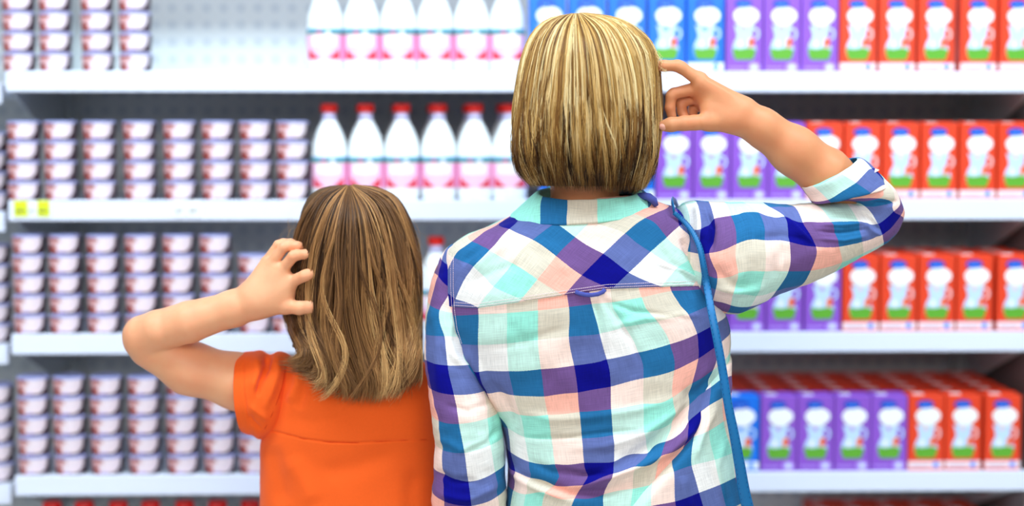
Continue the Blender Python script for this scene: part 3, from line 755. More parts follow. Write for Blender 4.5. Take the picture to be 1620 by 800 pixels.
CT = [(716, 499, 0, -2), (757, 497, 1, -2), (802, 495, 2, -2), (851, 491, 3, -2), (900, 485, 4, -2), (936, 481, 5, -2), (968, 478, 6, -2), (1015, 470, 7, -2), (1062, 460, 8, -2), (1118, 456, 9, -2),
      (756, 545.5, 1, -1), (802, 543, 2, -1), (851, 537.6, 3, -1), (899.7, 532.5, 4, -1), (948, 528, 5, -1), (989, 517, 6, -1), (1039.5, 508, 7, -1), (1089, 497, 8, -1), (1125, 482, 9, -1),
      (758, 588, 1, 0), (805, 587, 2, 0), (856, 584, 3, 0), (908, 578, 4, 0), (959.5, 568, 5, 0), (1010, 557, 6, 0), (1060, 544, 7, 0), (1103, 528, 8, 0), (1132, 512, 9, 0),
      (771, 622, 1, 1), (813, 625, 2, 1), (861, 627, 3, 1), (914, 620.5, 4, 1), (966.6, 611, 5, 1), (1018, 598, 6, 1), (1067, 585.6, 7, 1), (1105, 567, 8, 1), (1136, 545, 9, 1),
      (784, 650, 1, 2), (823, 656, 2, 2), (867, 656, 3, 2), (917, 651.3, 4, 2), (967, 646.5, 5, 2), (1017.7, 638.5, 6, 2), (1064, 628, 7, 2), (1095, 606, 8, 2), (1128, 585, 9, 2),
      (803, 677, 1, 3), (830, 691, 2, 3), (872.7, 694, 3, 3), (920.5, 692.8, 4, 3), (970, 688, 5, 3), (1019, 684, 6, 3), (1063, 668, 7, 3), (1090, 640, 8, 3), (1119, 617, 9, 3),
      (808, 715, 1, 4), (837, 730, 2, 4), (878, 733.7, 3, 4), (924, 732, 4, 4), (971.5, 730, 5, 4), (1025, 716, 6, 4), (1053, 698, 7, 4), (1089, 667, 8, 4), (1113, 646, 9, 4),
      (815, 746, 1, 5), (839, 755, 2, 5), (877, 768, 3, 5), (922, 767, 4, 5), (970, 749, 5, 5), (1005, 738, 6, 5), (1046, 721, 7, 5), (1083, 703, 8, 5), (1098, 688, 8.8, 5),
      (832, 781, 2, 6), (862, 779, 3, 6), (909, 788, 4, 6), (955, 782, 5, 6), (1001, 773, 6, 6), (1035, 764, 7, 6), (1060, 745, 7.7, 6), (955, 812, 5, 6.8), (900, 815, 4, 6.8)]
CF = [(1063, 735, 8, 2.8), (1066.5, 746, 8, 3), (1094, 736, 9, 3), (1131, 727, 10, 3), (1159, 716, 11, 3), (1068, 793, 8, 4), (1106, 779, 9, 4), (1140, 766, 10, 4), (1163, 755, 11, 4), (1098, 690, 9, 2), (1121.7, 681, 10, 2), (1145, 666, 11, 2),
      (1107, 652, 9, 1), (1121.7, 641, 10, 1), (1143, 629, 11, 1), (1125, 612, 10, 0), (1140, 600, 11, 0), (1135, 585, 10.6, -1), (1078, 835, 8, 5), (1118, 822, 9, 5), (1150, 808, 10, 5), (1030, 800, 7, 4)]
uv1 = cloth_uv(G, TH_, CT)
LXY = ([480, 540, 590, 615, 650, 690, 730, 760, 800, 900, 1000], [1190, 1172, 1140, 1122, 1109, 1097, 1067, 1040, 1003, 930, 870])
shirt = adopt(surf('shirt', G, M['plaid'], None, uv1)); shirt['label'] = 'long checked shirt back in navy, mint, peach and white'
def under(o, par):
    """sub-part of a part whose mesh is already in world coordinates"""
    o.parent = par; o.matrix_parent_inverse = Matrix.Identity(4); return o
def sub(o): return under(o, shirt)
# the loose side of the shirt laps over the back along a diagonal fold
nrf = 300; tF = np.linspace(9.6, 17, nrf); thd = np.linspace(math.pi/2, math.pi*1.02, 500)
PT = TORSO.pt(np.repeat(thd[None], nrf, 0), np.repeat(tF[:, None], 500, 1)); qx, qy = proj(PT)
hit = qx > np.interp(qy, *LXY); th0 = np.array([thd[np.argmax(h_)] if h_.any() else math.pi for h_ in hit])
for _ in range(3): th0 = np.convolve(np.pad(th0, 4, mode='edge'), np.ones(9)/9, 'valid')
SF_ = np.linspace(0, 1, 150)[None]; THF = th0[:, None]+(math.pi*1.28-th0[:, None])*SF_**1.15; TTF = np.repeat(tF[:, None], 150, 1)
GF = TORSO.pt(THF, TTF); NF = outward(GF)
cen = TORSO.pt(np.full(nrf, math.pi/2), tF); e_ = np.concatenate([np.zeros((nrf, 1)), np.cumsum(np.linalg.norm(np.diff(GF, axis=1), axis=2), axis=1)], 1)
if ((GF-cen[:, None]-np.array([0, .1, 0]))*NF).sum() < 0: NF = -NF
rise = .0105*(1-np.exp(-(e_/.006)))*np.exp(-e_/.09)+.0022
topf = np.clip((TTF-9.6)/1.4, 0, 1)
GF = GF+NF*((rise+.003)*topf-.0015*(1-topf)+wavenoise(GF, 14, .0012, 77, (1, .4, .5)))[..., None]
GF = fold(GF, NF, [([(1112, 680), (1122, 730), (1140, 800)], 7, -.0014, 'r'), ([(1148, 690), (1134, 740), (1150, 800)], 7, .003, 'r'), ([(1080, 750), (1085, 780), (1095, 810)], 8, .003, 'r'), ([(1135, 640), (1110, 690), (1100, 730)], 6, .003, 'r')], np.ones(GF.shape[:2]))
AF = (e_+np.repeat((th0*0)[:, None], 150, 1)); fx, fy = proj(GF); X = []; Yv = []
AB = np.stack([(fx-1100)/200, (fy-700)/200], -1)
back_ = THF > math.pi; AB[..., 0] = np.where(back_, 0, AB[..., 0])
edge_i = np.argmin(np.abs(THF-math.pi), axis=1); ex_ = AB[np.arange(nrf), edge_i-1, 0]; ee = e_[np.arange(nrf), edge_i-1]
AB[..., 0] = np.where(back_, ex_[:, None]+(e_-ee[:, None])*5, AB[..., 0])
Xc = np.array([((c[0]-1100)/200, (c[1]-700)/200) for c in CF]); wf = tps_fit(Xc, np.array([(c[2], c[3]) for c in CF], float), 1e-3)
uvF = tps_eval(wf, Xc, AB.reshape(-1, 2))
sub(surf('side_fold', GF, M['plaid'], None, uvF))
Gpx, Gpy = proj(G); facing = np.sin(TH_) > .05
def depth_at(x, y, off=0.003):
    d = (Gpx-x)**2+(Gpy-y)**2+np.where(facing, 0, 1e9); i = np.unravel_index(np.argmin(d), d.shape); return G0[i][1]-off, math.sqrt(d[i])
# ---- yoke, cut on the bias, ending in a topstitched seam
def seam_y(x): return np.interp(x, [700, 715, 753, 814, 891, 960, 1032, 1114, 1140], [484, 485, 487.5, 479, 467, 457, 454, 451.5, 451])
nc = 520; th = np.linspace(-math.pi/2, 1.5*math.pi, nc+1); tf = np.linspace(0, 9, 600)
PT = TORSO.pt(np.repeat(th[None], 600, 0), np.repeat(tf[:, None], nc+1, 1)); qx, qy = proj(PT)
tseam = np.array([tf[np.argmax(qy[:, j] > seam_y(qx[:, j]))] if (qy[:, j] > seam_y(qx[:, j])).any() else 7 for j in range(nc+1)])
w_ = np.clip(np.sin(th)*4+.2, 0, 1); tseam = tseam*w_+5.0*(1-w_)
nr = 200; TY = np.linspace(0, 1, nr)[:, None]*tseam[None]; THY = np.repeat(th[None], nr, 0)
GY = TORSO.pt(THY, TY); NY = outward(GY); facY = np.clip(np.sin(THY)*3, 0, 1)
GY = fold(GY, NY, TF, facY); GY = GY+NY*(wavenoise(GY, 16, .0012, 3, (1, .4, 1.6))+.0018)[..., None]
GY[-1] -= NY[-1]*.0022
CY = [(954.4, 401, 0, 0), (995, 431, 1, 0), (967, 459, 1, 1), (921.5, 435, 0, 1), (989, 369, 0, -1), (1029, 398, 1, -1), (1021, 344.6, 0, -2), (1055, 375, 1, -2), (1050, 321, 0, -3), (1075, 357, 1, -3), (1072, 423, 2, -1), (1046, 453, 2, 0),
      (1092, 408, 2, -2), (1104, 388, 2, -3), (910, 375, -1, 0), (880, 405, -1, 1), (877, 353, -2, 0), (843, 379, -2, 1), (805.7, 362, -3, 1), (822, 346, -3, 0), (789, 354, -4, 1), (892, 467, 0, 2), (850, 442, -1, 2), (810, 416, -2, 2),
      (774, 395.5, -3, 2), (746.6, 381.7, -4, 2), (825, 473, -1, 3), (781, 453, -2, 3), (749, 421.6, -3, 3), (718, 407, -4, 3), (756, 486, -2, 4), (720.5, 472.5, -3, 4), (1108, 440, 3, -1), (937, 328, -1, -2), (955, 345, -.8, -1.4), (1114, 420, 2.7, -2)]
uvY = cloth_uv(GY, THY, CY, 1e-4)
M['plaid3'] = plaid('gingham_cotton_yoke', (NAVY, WHT, MNT, PNK), (NAVY, PNK, MNT, WHT))
sub(surf('yoke', GY, M['plaid3'], None, uvY))
def surf_pt(x, y, off):
    Y, _ = depth_at(x, y, off); return P(x, y, Y)
def stitches(paths, material, name, par, step=2.9, ln=1.9, r=.00045, off=.003):
    b = MB()
    for pts in paths:
        L = [0]
        for i in range(len(pts)-1): L.append(L[-1]+math.hypot(pts[i+1][0]-pts[i][0], pts[i+1][1]-pts[i][1]))
        s_ = 0
        while s_+ln < L[-1]:
            x0, y0 = np.interp(s_, L, [p[0] for p in pts]), np.interp(s_, L, [p[1] for p in pts]); x1, y1 = np.interp(s_+ln, L, [p[0] for p in pts]), np.interp(s_+ln, L, [p[1] for p in pts])
            a = surf_pt(x0, y0, off); c = surf_pt(x1, y1, off); d = c-a; s1 = np.cross(d, FWD); s1 /= np.linalg.norm(s1)+1e-9; up_ = np.cross(s1, d); up_ /= np.linalg.norm(up_)+1e-9
            b.rings([[tuple(p+s1*r*math.cos(t)+up_*r*math.sin(t)) for t in (0, 1.57, 3.14, 4.71)] for p in (a, a*.5+c*.5-FWD*.0003, c)], material)
            s_ += step
    o = b.build(name, None, True); return par(adopt(o))
xs = list(range(718, 1112, 8))
sub(adopt(stitches([[(x, seam_y(x)-2.5) for x in xs], [(x, seam_y(x)-7) for x in xs]], M['stitch'], 'topstitching', lambda o: o)))
stp = [(714, 392), (713, 420), (713, 455), (715, 490), (719, 520), (727, 545)]
# hanger loop at the yoke seam
def tube(pts, r, m, name, n=10):
    b = MB(); pts = [np.array(p) for p in pts]; rr = []
    for i, p in enumerate(pts):
        d = pts[min(i+1, len(pts)-1)]-pts[max(i-1, 0)]; d /= np.linalg.norm(d)+1e-9; s1 = np.cross(d, [0.03, .02, 1]); s1 /= np.linalg.norm(s1)+1e-9; s2 = np.cross(d, s1)
        q = r[i] if isinstance(r, list) else r
        qa, qb = q if isinstance(q, tuple) else (q, q)
        rr.append([tuple(p+s1*qa*math.cos(2*math.pi*k/n)+s2*qb*math.sin(2*math.pi*k/n)) for k in range(n)])
    b.rings(rr, m); return b.build(name, None, True)
M['loop'] = speckle(mat('hanger_loop_cotton', (76, 84, 160), 0.8, 0.2), 300, 0.15)
sub(adopt(tube([surf_pt(x, y, .004) for x, y in ((910, 461), (917, 464), (926, 466), (936, 466.5), (946, 465), (954, 461.5), (957, 457))], (.0016, .0034), M['loop'], 'hanger_loop')))
# ---- sleeves
SL = Loft([(716, 386, 724, 389, 2.632, .012, 2, 0, 0), (704, 396, 734, 394, 2.633, .036, 2, 0, 0), (694, 412, 741, 412, 2.633, .048, 2.1), (684, 440, 744, 440, 2.633, .054, 2.2), (676, 474, 745, 475, 2.63, .056, 2.2), (672, 520, 744, 518, 2.622, .056, 2.2),
           (672, 570, 752, 562, 2.612, .057, 2.2), (677, 612, 772, 606, 2.605, .058, 2.2), (683, 660, 791, 655, 2.600, .060, 2.2), (688, 705, 798, 700, 2.600, .060, 2.2), (686, 750, 800, 748, 2.600, .058, 2.2), (683, 800, 801, 800, 2.600, .054, 2.2), (690, 850, 796, 850, 2.60, .05, 2.2), (697, 880, 790, 880, 2.60, .046, 2.2)])
G, TH_, TT = SL.grid(260, 260); Nn = outward(G); fac = np.clip(np.sin(TH_)*3, 0, 1)
G = fold(G, Nn, [([(700, 545), (730, 575), (775, 605)], 7, .003, 'r'), ([(690, 690), (730, 712), (795, 690)], 6, .002, 'r'), ([(735, 715), (770, 700), (797, 670)], 5, -.003, 'r'), ([(700, 640), (740, 650), (785, 632)], 5, -.0022, 'r'),
                 ([(690, 780), (740, 790), (795, 765)], 7, .004, 'r'), ([(688, 745), (715, 760), (760, 762)], 6, -.004, 'r'), ([(715, 500), (712, 540), (725, 580)], 5, .002, 'r'), ([(697, 500), (690, 560), (694, 620)], 7, .002, 'r')], fac)
G = G+Nn*wavenoise(G, 20, .0016, 5, (1, .4, 1.6))[..., None]
CS = [(673.5, 528, 0, -1), (703, 532, 1, -1), (674.6, 569.6, 0, 0), (708.4, 578, 1, 0), (740, 577.5, 2, 0), (682.5, 615, 0, 1), (718, 624, 1, 1), (765, 618, 2, 1), (680, 482, 0, -2), (695.6, 490, 1, -2), (714, 456, 1, -3), (693, 436, 0, -3), (711, 420, 1, -4), (699, 411, 0, -4),
      (683.6, 620, 0, 1.1), (694, 665, 0, 2), (726, 670.6, 1, 2), (771, 661.6, 2, 2), (700.5, 711, 0, 3), (735, 716, 1, 3), (776, 704, 2, 3), (704, 750.5, 0, 4), (741, 761, 1, 4), (783, 746, 2, 4), (703, 793, 0, 5), (746, 800, 1, 5), (787, 784, 2, 5), (725, 545, 1.6, -.7), (706, 835, 0, 6), (748, 842, 1, 6), (788, 826, 2, 6)]
sub(adopt(surf('sleeve', G, M['plaid'], None, cloth_uv(G, TH_, CS, 1e-4))))
SR = Loft([(1062, 352, 1066, 470, 2.63, .04, 2.1, 0, 0), (1076, 326, 1092, 478, 2.625, .066, 2.2, 0, 0), (1098, 318, 1124, 490, 2.618, .080, 2.2), (1128, 319, 1160, 496, 2.612, .084, 2.2), (1165, 320, 1192, 484, 2.610, .078, 2.2), (1205, 321, 1232, 465, 2.610, .070, 2.2),
           (1245, 323, 1282, 447, 2.612, .062, 2.2), (1283, 320, 1330, 424, 2.614, .056, 2.2), (1312, 318, 1376, 398, 2.618, .052, 2.2), (1334, 318, 1406, 380, 2.622, .048, 2.2), (1344, 319, 1423, 360, 2.622, .046, 2.2), (1346, 318, 1429, 336, 2.620, .046, 2.2), (1336, 317, 1420, 308, 2.614, .046, 2.2), (1308, 318, 1407, 290, 2.608, .046, 2.2), (1281, 306, 1382, 268, 2.604, .045, 2.2)])
G, TH_, TT = SR.grid(300, 280); Nn = outward(G); fac = np.clip(np.sin(TH_)*3, 0, 1)
G = fold(G, Nn, [([(1244, 343), (1262, 360), (1292, 390)], 4, .005, 's'), ([(1292, 390), (1275, 380), (1240, 372), (1190, 376)], 6, -.002, 'r'), ([(1128, 420), (1140, 435), (1160, 450), (1200, 455)], 7, -.003, 'r'), ([(1130, 455), (1165, 462), (1215, 455)], 6, .003, 'r'),
                 ([(1115, 330), (1128, 360), (1124, 400)], 5, -.006, 'r'), ([(1103, 322), (1108, 350), (1106, 380)], 7, .005, 'r'), ([(1288, 365), (1330, 368), (1375, 362)], 3, -.0022, 'r'), ([(1290, 377), (1335, 380), (1372, 373)], 3, .0022, 'r'), ([(1295, 355), (1335, 356), (1370, 352)], 3, .0022, 'r'),
                 ([(1365, 350), (1380, 365), (1398, 375)], 4, .003, 'r'), ([(1380, 322), (1400, 322), (1422, 318)], 4, -.003, 'r'), ([(1150, 330), (1200, 328), (1260, 335)], 6, .002, 'r'), ([(1215, 345), (1235, 400), (1222, 455)], 8, -.002, 'r'), ([(1170, 350), (1180, 400), (1175, 455)], 10, .002, 'r'), ([(1360, 330), (1378, 345), (1395, 365)], 4, -.004, 's')], fac)
G = G+Nn*wavenoise(G, 18, .0014, 9)[..., None]
CR_ = [(1109, 362, 0, 0), (1108, 402, 0, 1), (1130, 346, 1, 0), (1122, 400, 1, 1), (1156, 341, 2, 0), (1165, 386, 2, 1), (1168, 432, 2, 2), (1200, 336, 3, 0), (1210, 380, 3, 1), (1210, 429, 3, 2), (1197, 468, 3, 3), (1241, 342.5, 4, 0), (1249, 382.5, 4, 1), (1247.5, 429, 4, 2), (1228, 460, 4, 3),
       (1270, 352, 5, 0), (1291, 390, 5, 1), (1282.5, 428, 5, 2), (1315, 351, 6, 0), (1327.5, 390, 6, 1), (1332, 415, 6, 2), (1358, 350, 7, 0), (1364, 382.5, 7, 1), (1389, 354, 8, 0), (1396, 371, 8, 1), (1414, 334, 9, 0), (1425, 341, 9, 1), (1217, 327, 4, -1), (1255, 326, 5, -1), (1292, 324, 6, -1), (1340, 322, 7, -1), (1368, 326, 8, -1), (1412, 320, 9, -1),
       (1160, 465, 2, 3), (1135, 440, 1, 2), (1125, 455, .7, 3), (1150, 325, 2, -.6)]
sub(adopt(surf('sleeve', G, M['plaid2'], None, cloth_uv(G, TH_, CR_, 1e-4))))
Gs = G; Gspx, Gspy = proj(G); fs_ = np.sin(TH_) > .05
# cuff, turned back twice
CU = Loft([(1281, 305, 1390, 268, 2.600, .036, 2.2, 0, 0), (1276, 300, 1374, 262, 2.600, .0365, 2.2, 0, 0), (1271, 296, 1356, 252, 2.600, .0400, 2.2, -.001, -.003), (1268.5, 296, 1358, 249.5, 2.600, .0450, 2.2, -.001, -.004), (1271, 301, 1366, 252, 2.600, .0475, 2.2, -.001, -.004), (1277, 310, 1384, 267, 2.602, .049, 2.2, -.001, -.003), (1284, 321, 1405, 291, 2.604, .052, 2.2, -.001, -.002), (1288, 321, 1402, 294, 2.604, .047, 2.2, -.001, -.001), (1292, 318, 1398, 292, 2.606, .040, 2.2, 0, 0)])
G, TH_, TT = CU.grid(90, 200); Nn = outward(G)
G = G+Nn*wavenoise(G, 20, .0011, 19)[..., None]
CC = [(1287.5, 295, 0, 0), (1310, 316, 0, 1), (1327.5, 271, 1, 0), (1354, 289, 1, 1), (1380, 316, 1, 2), (1375, 268, 1.9, 1), (1360, 252, 1.9, 0), (1402, 291, 1.95, 2), (1272, 299, -.8, 0.1), (1286, 318, -.7, 1), (1332, 303, .5, 1)]
M['plaid4'] = plaid('gingham_cotton_cuff', (MNT, WHT, NAVY, PNK), (WHT, NAVY, PNK, MNT))
sub(adopt(surf('cuff', G, M['plaid4'], None, cloth_uv(G, TH_, CC, 1e-3, (TT > 2.8) & (TT < 6.2)))))
# collar: fold-over band round the neck
CO = Loft([(862, 316, 1002, 309, 2.618, .058, 2.1, 0, -.004), (856, 309, 1004, 303, 2.618, .063, 2.1, 0, -.010), (852, 305.5, 1008, 300, 2.618, .068, 2.1, 0, -.010), (846, 307, 1014, 300, 2.618, .073, 2.1, 0, -.010),
           (832, 319, 1024, 307, 2.618, .080, 2.2, 0, -.011), (816, 334, 1034, 317, 2.618, .086, 2.3, 0, -.012), (808, 342, 1040, 326, 2.618, .090, 2.3, 0, -.013), (811, 343.5, 1037, 328, 2.620, .086, 2.3, 0, -.013), (820, 340, 1030, 325, 2.620, .078, 2.3, 0, -.010)])
G, TH_, TT = CO.grid(110, 320); Nn = outward(G); G = G+Nn*wavenoise(G, 14, .0012, 29)[..., None]
CK = [(857, 314, 1, 0), (855, 348, 1, 1), (897, 315, 2, 0), (897, 352, 2, 1), (945, 318, 3, 0), (945, 350, 3, 1), (987, 312, 4, 0), (988, 343, 4, 1), (1022, 312, 5, 0), (1026, 333, 5, 1), (822, 330, 0, 0.1), (812, 341, 0, .95)]
M['plaid5'] = plaid('gingham_cotton_collar', (MNT, NAVY, PNK, MNT), (MNT, MNT, MNT, MNT))
uvC = cloth_uv(G, TH_, CK, 1e-3, (TT > 2.4) & (TT < 6.2))
sub(adopt(surf('collar', G, M['plaid5'], None, uvC)))
sub(adopt(tube([P(x, y, Y) for x, y, Y in ((1000, 312, 2.60), (1016, 310, 2.585), (1026, 311, 2.575), (1034, 317, 2.572), (1038, 325, 2.575))], [(.006, .004), (.008, .006), (.010, .006), (.009, .006), (.004, .004)], M['loop'], 'collar_point', 14)))
# armhole stitching
def surf_ptL(x, y): return P(x, y, depth_at(x, y, .006)[0])
stitches([stp, [(p[0]+4, p[1]) for p in stp]], M['stitch'], 'armhole_stitching', sub, off=.0035)
# ---- strap of the bag on her shoulder
bag = tag(empty('shoulder_bag', tuple(P(1200, 1000, 2.60))), 'blue leather shoulder bag, its strap running down the checked shirt', 'bag')

sp = [(1066, 336, 2.560), (1082, 350, None), (1096, 368, None), (1107, 392, None), (1113, 420, None), (1118, 450, None), (1127, 500, 2.515), (1136, 545, 2.508), (1144, 590, 2.508), (1152, 640, 2.508), (1162, 690, 2.512), (1171, 740, 2.52), (1180, 790, 2.528), (1200, 860, 2.54), (1225, 935, 2.58)]
pts = []
for x, y, Y in sp:
    if Y is None:
        Y = min(depth_at(x, y, .006)[0], 2.56)
        d = (Gspx-x)**2+(Gspy-y)**2+np.where(fs_, 0, 1e9); i = np.unravel_index(np.argmin(d), d.shape)
        if d[i] < 900: Y = min(Y, Gs[i][1]-.010)
    pts.append((x, y, Y))
pts = np.array(pts); tt = np.linspace(0, len(pts)-1, 90); Q = cr(pts, tt); b = MB(); rr = []
wd_ = np.interp(tt, [0, 3, 7, 9, 12, 14], [.0036, .0046, .0066, .0068, .0095, .0095])
C3 = np.array([P(*q) for q in Q])
for i in range(len(C3)):
    d = C3[min(i+1, len(C3)-1)]-C3[max(i-1, 0)]; d /= np.linalg.norm(d); s1 = np.cross(d, FWD); s1 /= np.linalg.norm(s1); s2 = np.cross(s1, d); w = wd_[i]
    rr.append([tuple(C3[i]+s1*a*w+s2*c) for a, c in ((-1, 0), (-.8, -.0016), (.8, -.0016), (1, 0), (.8, .0016), (-.8, .0016))])
b.rings(rr, M['strap'])
for e_ in (-.72, .72):
    for i in range(2, len(C3)-2):
        d = C3[i+1]-C3[i-1]; d /= np.linalg.norm(d); s1 = np.cross(d, FWD); s1 /= np.linalg.norm(s1); s2 = np.cross(s1, d)
        if s2 @ FWD < 0: s2 = -s2
        p = C3[i]+s1*e_*wd_[i]-s2*.0019
        b.box(p[0]-.0004, p[0]+.0004, p[1]-.0002, p[1]+.0004, p[2]-.0013, p[2]+.0013, M['stitchb'])
st_ = b.build('strap', None, True); adopt(st_, bag)
# front half of the strap over the shoulder, and the bag below the frame
st2 = tube([P(1066, 332, 2.556), P(1063, 319, 2.585), P(1064, 316, 2.63), P(1069, 320, 2.675), P(1090, 385, 2.755), P(1125, 560, 2.77), P(1140, 760, 2.79), P(1190, 935, 2.72), P(1222, 950, 2.66)], (.0016, .006), M['strap'], 'front_strap'); adopt(st2, bag)
BG = Loft([(1216, 925, 1302, 925, 2.62, .035, 4), (1208, 935, 1312, 935, 2.62, .05, 4), (1204, 1000, 1316, 1000, 2.62, .055, 4), (1204, 1080, 1316, 1080, 2.62, .055, 4), (1212, 1092, 1306, 1092, 2.62, .04, 4)])
G, TH_, TT = BG.grid(40, 60); adopt(surf('bag_body', G, M['strap'], None), bag)

# ================================================================== the girl
GYc = 2.74
gx, _, _ = P(560, 700, GYc)
girl = tag(empty('person', (gx, GYc, 0)), 'girl with long brown hair and orange t-shirt seen from behind, scratching her head', 'person')
AG = lambda o: adopt(o, girl)
B = face_bones(562, 395, 2.725, .92)
B += [bone(562, 575, 2.745, 40, 562, 500, 2.735, 42, k=.02),
      bone(520, 650, 2.745, 58, 520, 800, 2.745, 60, k=.03), bone(605, 650, 2.745, 58, 605, 800, 2.745, 60, k=.03), bone(522, 800, 2.745, 60, 518, 950, 2.745, 68, k=.03), bone(602, 800, 2.745, 60, 610, 950, 2.745, 68, k=.03),
      bone(530, 612, 2.745, 32, 450, 625, 2.735, 38, k=.03), bone(595, 612, 2.745, 32, 668, 628, 2.75, 34, k=.03),
      bone(455, 625, 2.735, 42, 380, 604, 2.72, 42, k=.02),
      bone(670, 630, 2.75, 32, 676, 760, 2.78, 28, k=.02), bone(676, 760, 2.78, 27, 640, 800, 2.93, 21, k=.02), bone(640, 800, 2.93, 19, 610, 808, 2.99, 22, k=.02)]
for i, dx in enumerate((-20, -7, 6, 19)): B += chain([(606+dx*.8, 806, 3.0, 8), (600+dx, 808, 3.04, 7), (598+dx, 812, 3.065, 6)])
B += chain([(640, 800, 2.96, 9), (652, 800, 3.0, 8), (655, 802, 3.025, 7)])
for s, hx in ((-1, 525), (1, 603)):
    B += [bone(hx, 960, 2.745, 64, hx+s*2, 1230, 2.745, 42, k=.03), bone(hx+s*2, 1230, 2.745, 42, hx+s*4, 1530, 2.755, 28, k=.02), bone(hx+s*4, 1548, 2.755, 28, hx+s*10, 1570, 2.88, 18, k=.02)]
coarse = sdf_mesh(B, 0.006)
GH = 2.655
H = [bone(440, 615, 2.735, 46, 380, 604, 2.722, 44.5, k=.02), bone(380, 604, 2.722, 44.5, 300, 582, 2.712, 41, k=.02), bone(300, 582, 2.712, 41, 238, 548, 2.70, 36, k=.02),
     bone(228, 537, 2.69, 34, 250, 522, 2.675, 33, k=.004), bone(226, 530, 2.688, 33, 300, 509, 2.668, 34, k=.004), bone(300, 509, 2.668, 34, 372, 487, 2.660, 27.5, k=.004), bone(372, 487, 2.660, 27.5, 404, 475, GH, 26, k=.015),
     bone(402, 466, GH, 21, 429, 419, GH-.004, 10, k=.015), bone(404, 470, GH, 22, 446, 427, GH-.008, 12, k=.015), bone(406, 477, GH, 22, 460, 446, GH-.008, 12.5, k=.015), bone(406, 482, GH, 20, 450, 484, GH-.004, 13, k=.016), bone(415, 470, GH, 20, 452, 464, GH, 15, k=.015),
     bone(402, 462, GH, 17, 421, 414, GH+.008, 9, k=.015)]
H += chain([(429, 418, GH-.004, 9.5), (449, 391, GH-.012, 8.3), (455, 389, GH-.012, 8), (470, 389, GH-.006, 7.6), (484, 391, GH+.008, 7)], k=.003)
H += chain([(446, 427, GH-.008, 9.5), (464, 405, GH-.020, 8.8), (470, 403, GH-.020, 8.6), (484, 402, GH-.014, 8), (496, 405, GH-.004, 7.2)], k=.003)
H += chain([(460, 446, GH-.008, 10), (482, 436, GH-.022, 9.4), (488, 434, GH-.022, 9), (502, 432, GH-.016, 8.4), (512, 434, GH-.006, 7.4)], k=.003)
H += chain([(452, 484, GH-.004, 12.5), (474, 487, GH-.014, 10.4), (490, 485, GH-.018, 10), (504, 478, GH-.014, 9), (513, 473, GH-.008, 7.8)], k=.006)
H += chain([(422, 413, GH+.008, 8.4), (440, 387, GH+.004, 7.4), (448, 384, GH+.004, 7), (460, 384, GH+.010, 6.6), (470, 386, GH+.018, 6)], k=.003)
fine = sdf_mesh(H, 0.0015)
V, F = join_meshes([coarse, fine])
bd = AG(npmesh('body', V, F, M['skin_g'])); bd['label'] = 'skin of bare raised arm and hand'
J = []
for s, hx in ((-1, 525), (1, 603)): J += [bone(hx, 960, 2.745, 70, hx+s*2, 1230, 2.745, 50, k=.03), bone(hx+s*2, 1230, 2.745, 50, hx+s*4, 1530, 2.755, 38, k=.02)]
J += [bone(530, 950, 2.745, 70, 596, 950, 2.745, 70, k=.03)]
AG(npmesh('jeans', *sdf_mesh(J, 0.008), M['jeans']))
for s, hx in ((-1, 525), (1, 603)):
    v, f = sdf_mesh([bone(hx+s*4, 1552, 2.755, 32, hx+s*10, 1572, 2.89, 28, k=.02), bone(hx+s*4, 1572, 2.745, 28, hx+s*4, 1545, 2.75, 30, k=.02)], 0.006); v[:, 2] = np.maximum(v[:, 2], 0.001)
    AG(npmesh('shoe', v, f, M['shoe']))
TG = Loft([(528, 556, 596, 556, 2.742, .045, 2.1), (492, 563, 632, 562, 2.742, .058, 2.2), (462, 568, 660, 569, 2.742, .070, 2.3), (444, 576, 680, 580, 2.742, .078, 2.4), (436, 592, 690, 594, 2.742, .084, 2.4), (430, 620, 696, 620, 2.74, .088, 2.4), (424, 650, 700, 650, 2.74, .090, 2.4),
           (415, 682, 702, 680, 2.74, .089, 2.4), (411, 710, 703, 706, 2.74, .087, 2.4), (411, 750, 703, 750, 2.74, .086, 2.4), (411, 800, 704, 800, 2.74, .088, 2.4), (404, 880, 710, 880, 2.74, .094, 2.4), (398, 980, 716, 980, 2.74, .098, 2.4)])
G, TH_, TT = TG.grid(260, 360); Nn = outward(G); fac = np.clip(np.sin(TH_)*3, 0, 1)
G = fold(G, Nn, [([(405, 676), (430, 681), (480, 694), (520, 699), (560, 700), (620, 697), (700, 695)], 1.6, -.0016, 'r'), ([(455, 640), (470, 610), (472, 585)], 7, .004, 'r'), ([(470, 650), (480, 625), (482, 600)], 7, -.003, 'r'), ([(430, 700), (440, 750), (452, 800)], 14, -.003, 'r'),
                 ([(455, 720), (480, 760), (500, 800)], 16, .003, 'r'), ([(500, 745), (560, 740), (640, 705)], 18, -.0025, 'r'), ([(660, 740), (650, 780), (655, 830)], 14, -.003, 'r'), ([(448, 660), (500, 668), (560, 650)], 12, -.002, 'r')], fac)
G = G+Nn*wavenoise(G, 9, .0014, 43)[..., None]
tee = AG(surf('t_shirt', G, M['tee'], None)); tee['label'] = 'plain orange cotton t-shirt'
Tpx, Tpy = proj(G); Tf = np.sin(TH_) > .05; TGd = G
def tee_pt(x, y, off=.001):
    d = (Tpx-x)**2+(Tpy-y)**2+np.where(Tf, 0, 1e9); i = np.unravel_index(np.argmin(d), d.shape); return P(x, y, TGd[i][1]-off)
def subt(o): return under(o, tee)
subt(AG(tube([tee_pt(x, y, .0002) for x, y in ((414, 677), (430, 681), (455, 687), (480, 694), (520, 699), (560, 700), (600, 698), (640, 696), (670, 695), (690, 695))], .0007, M['teeseam'], 'back_seam', 6)))
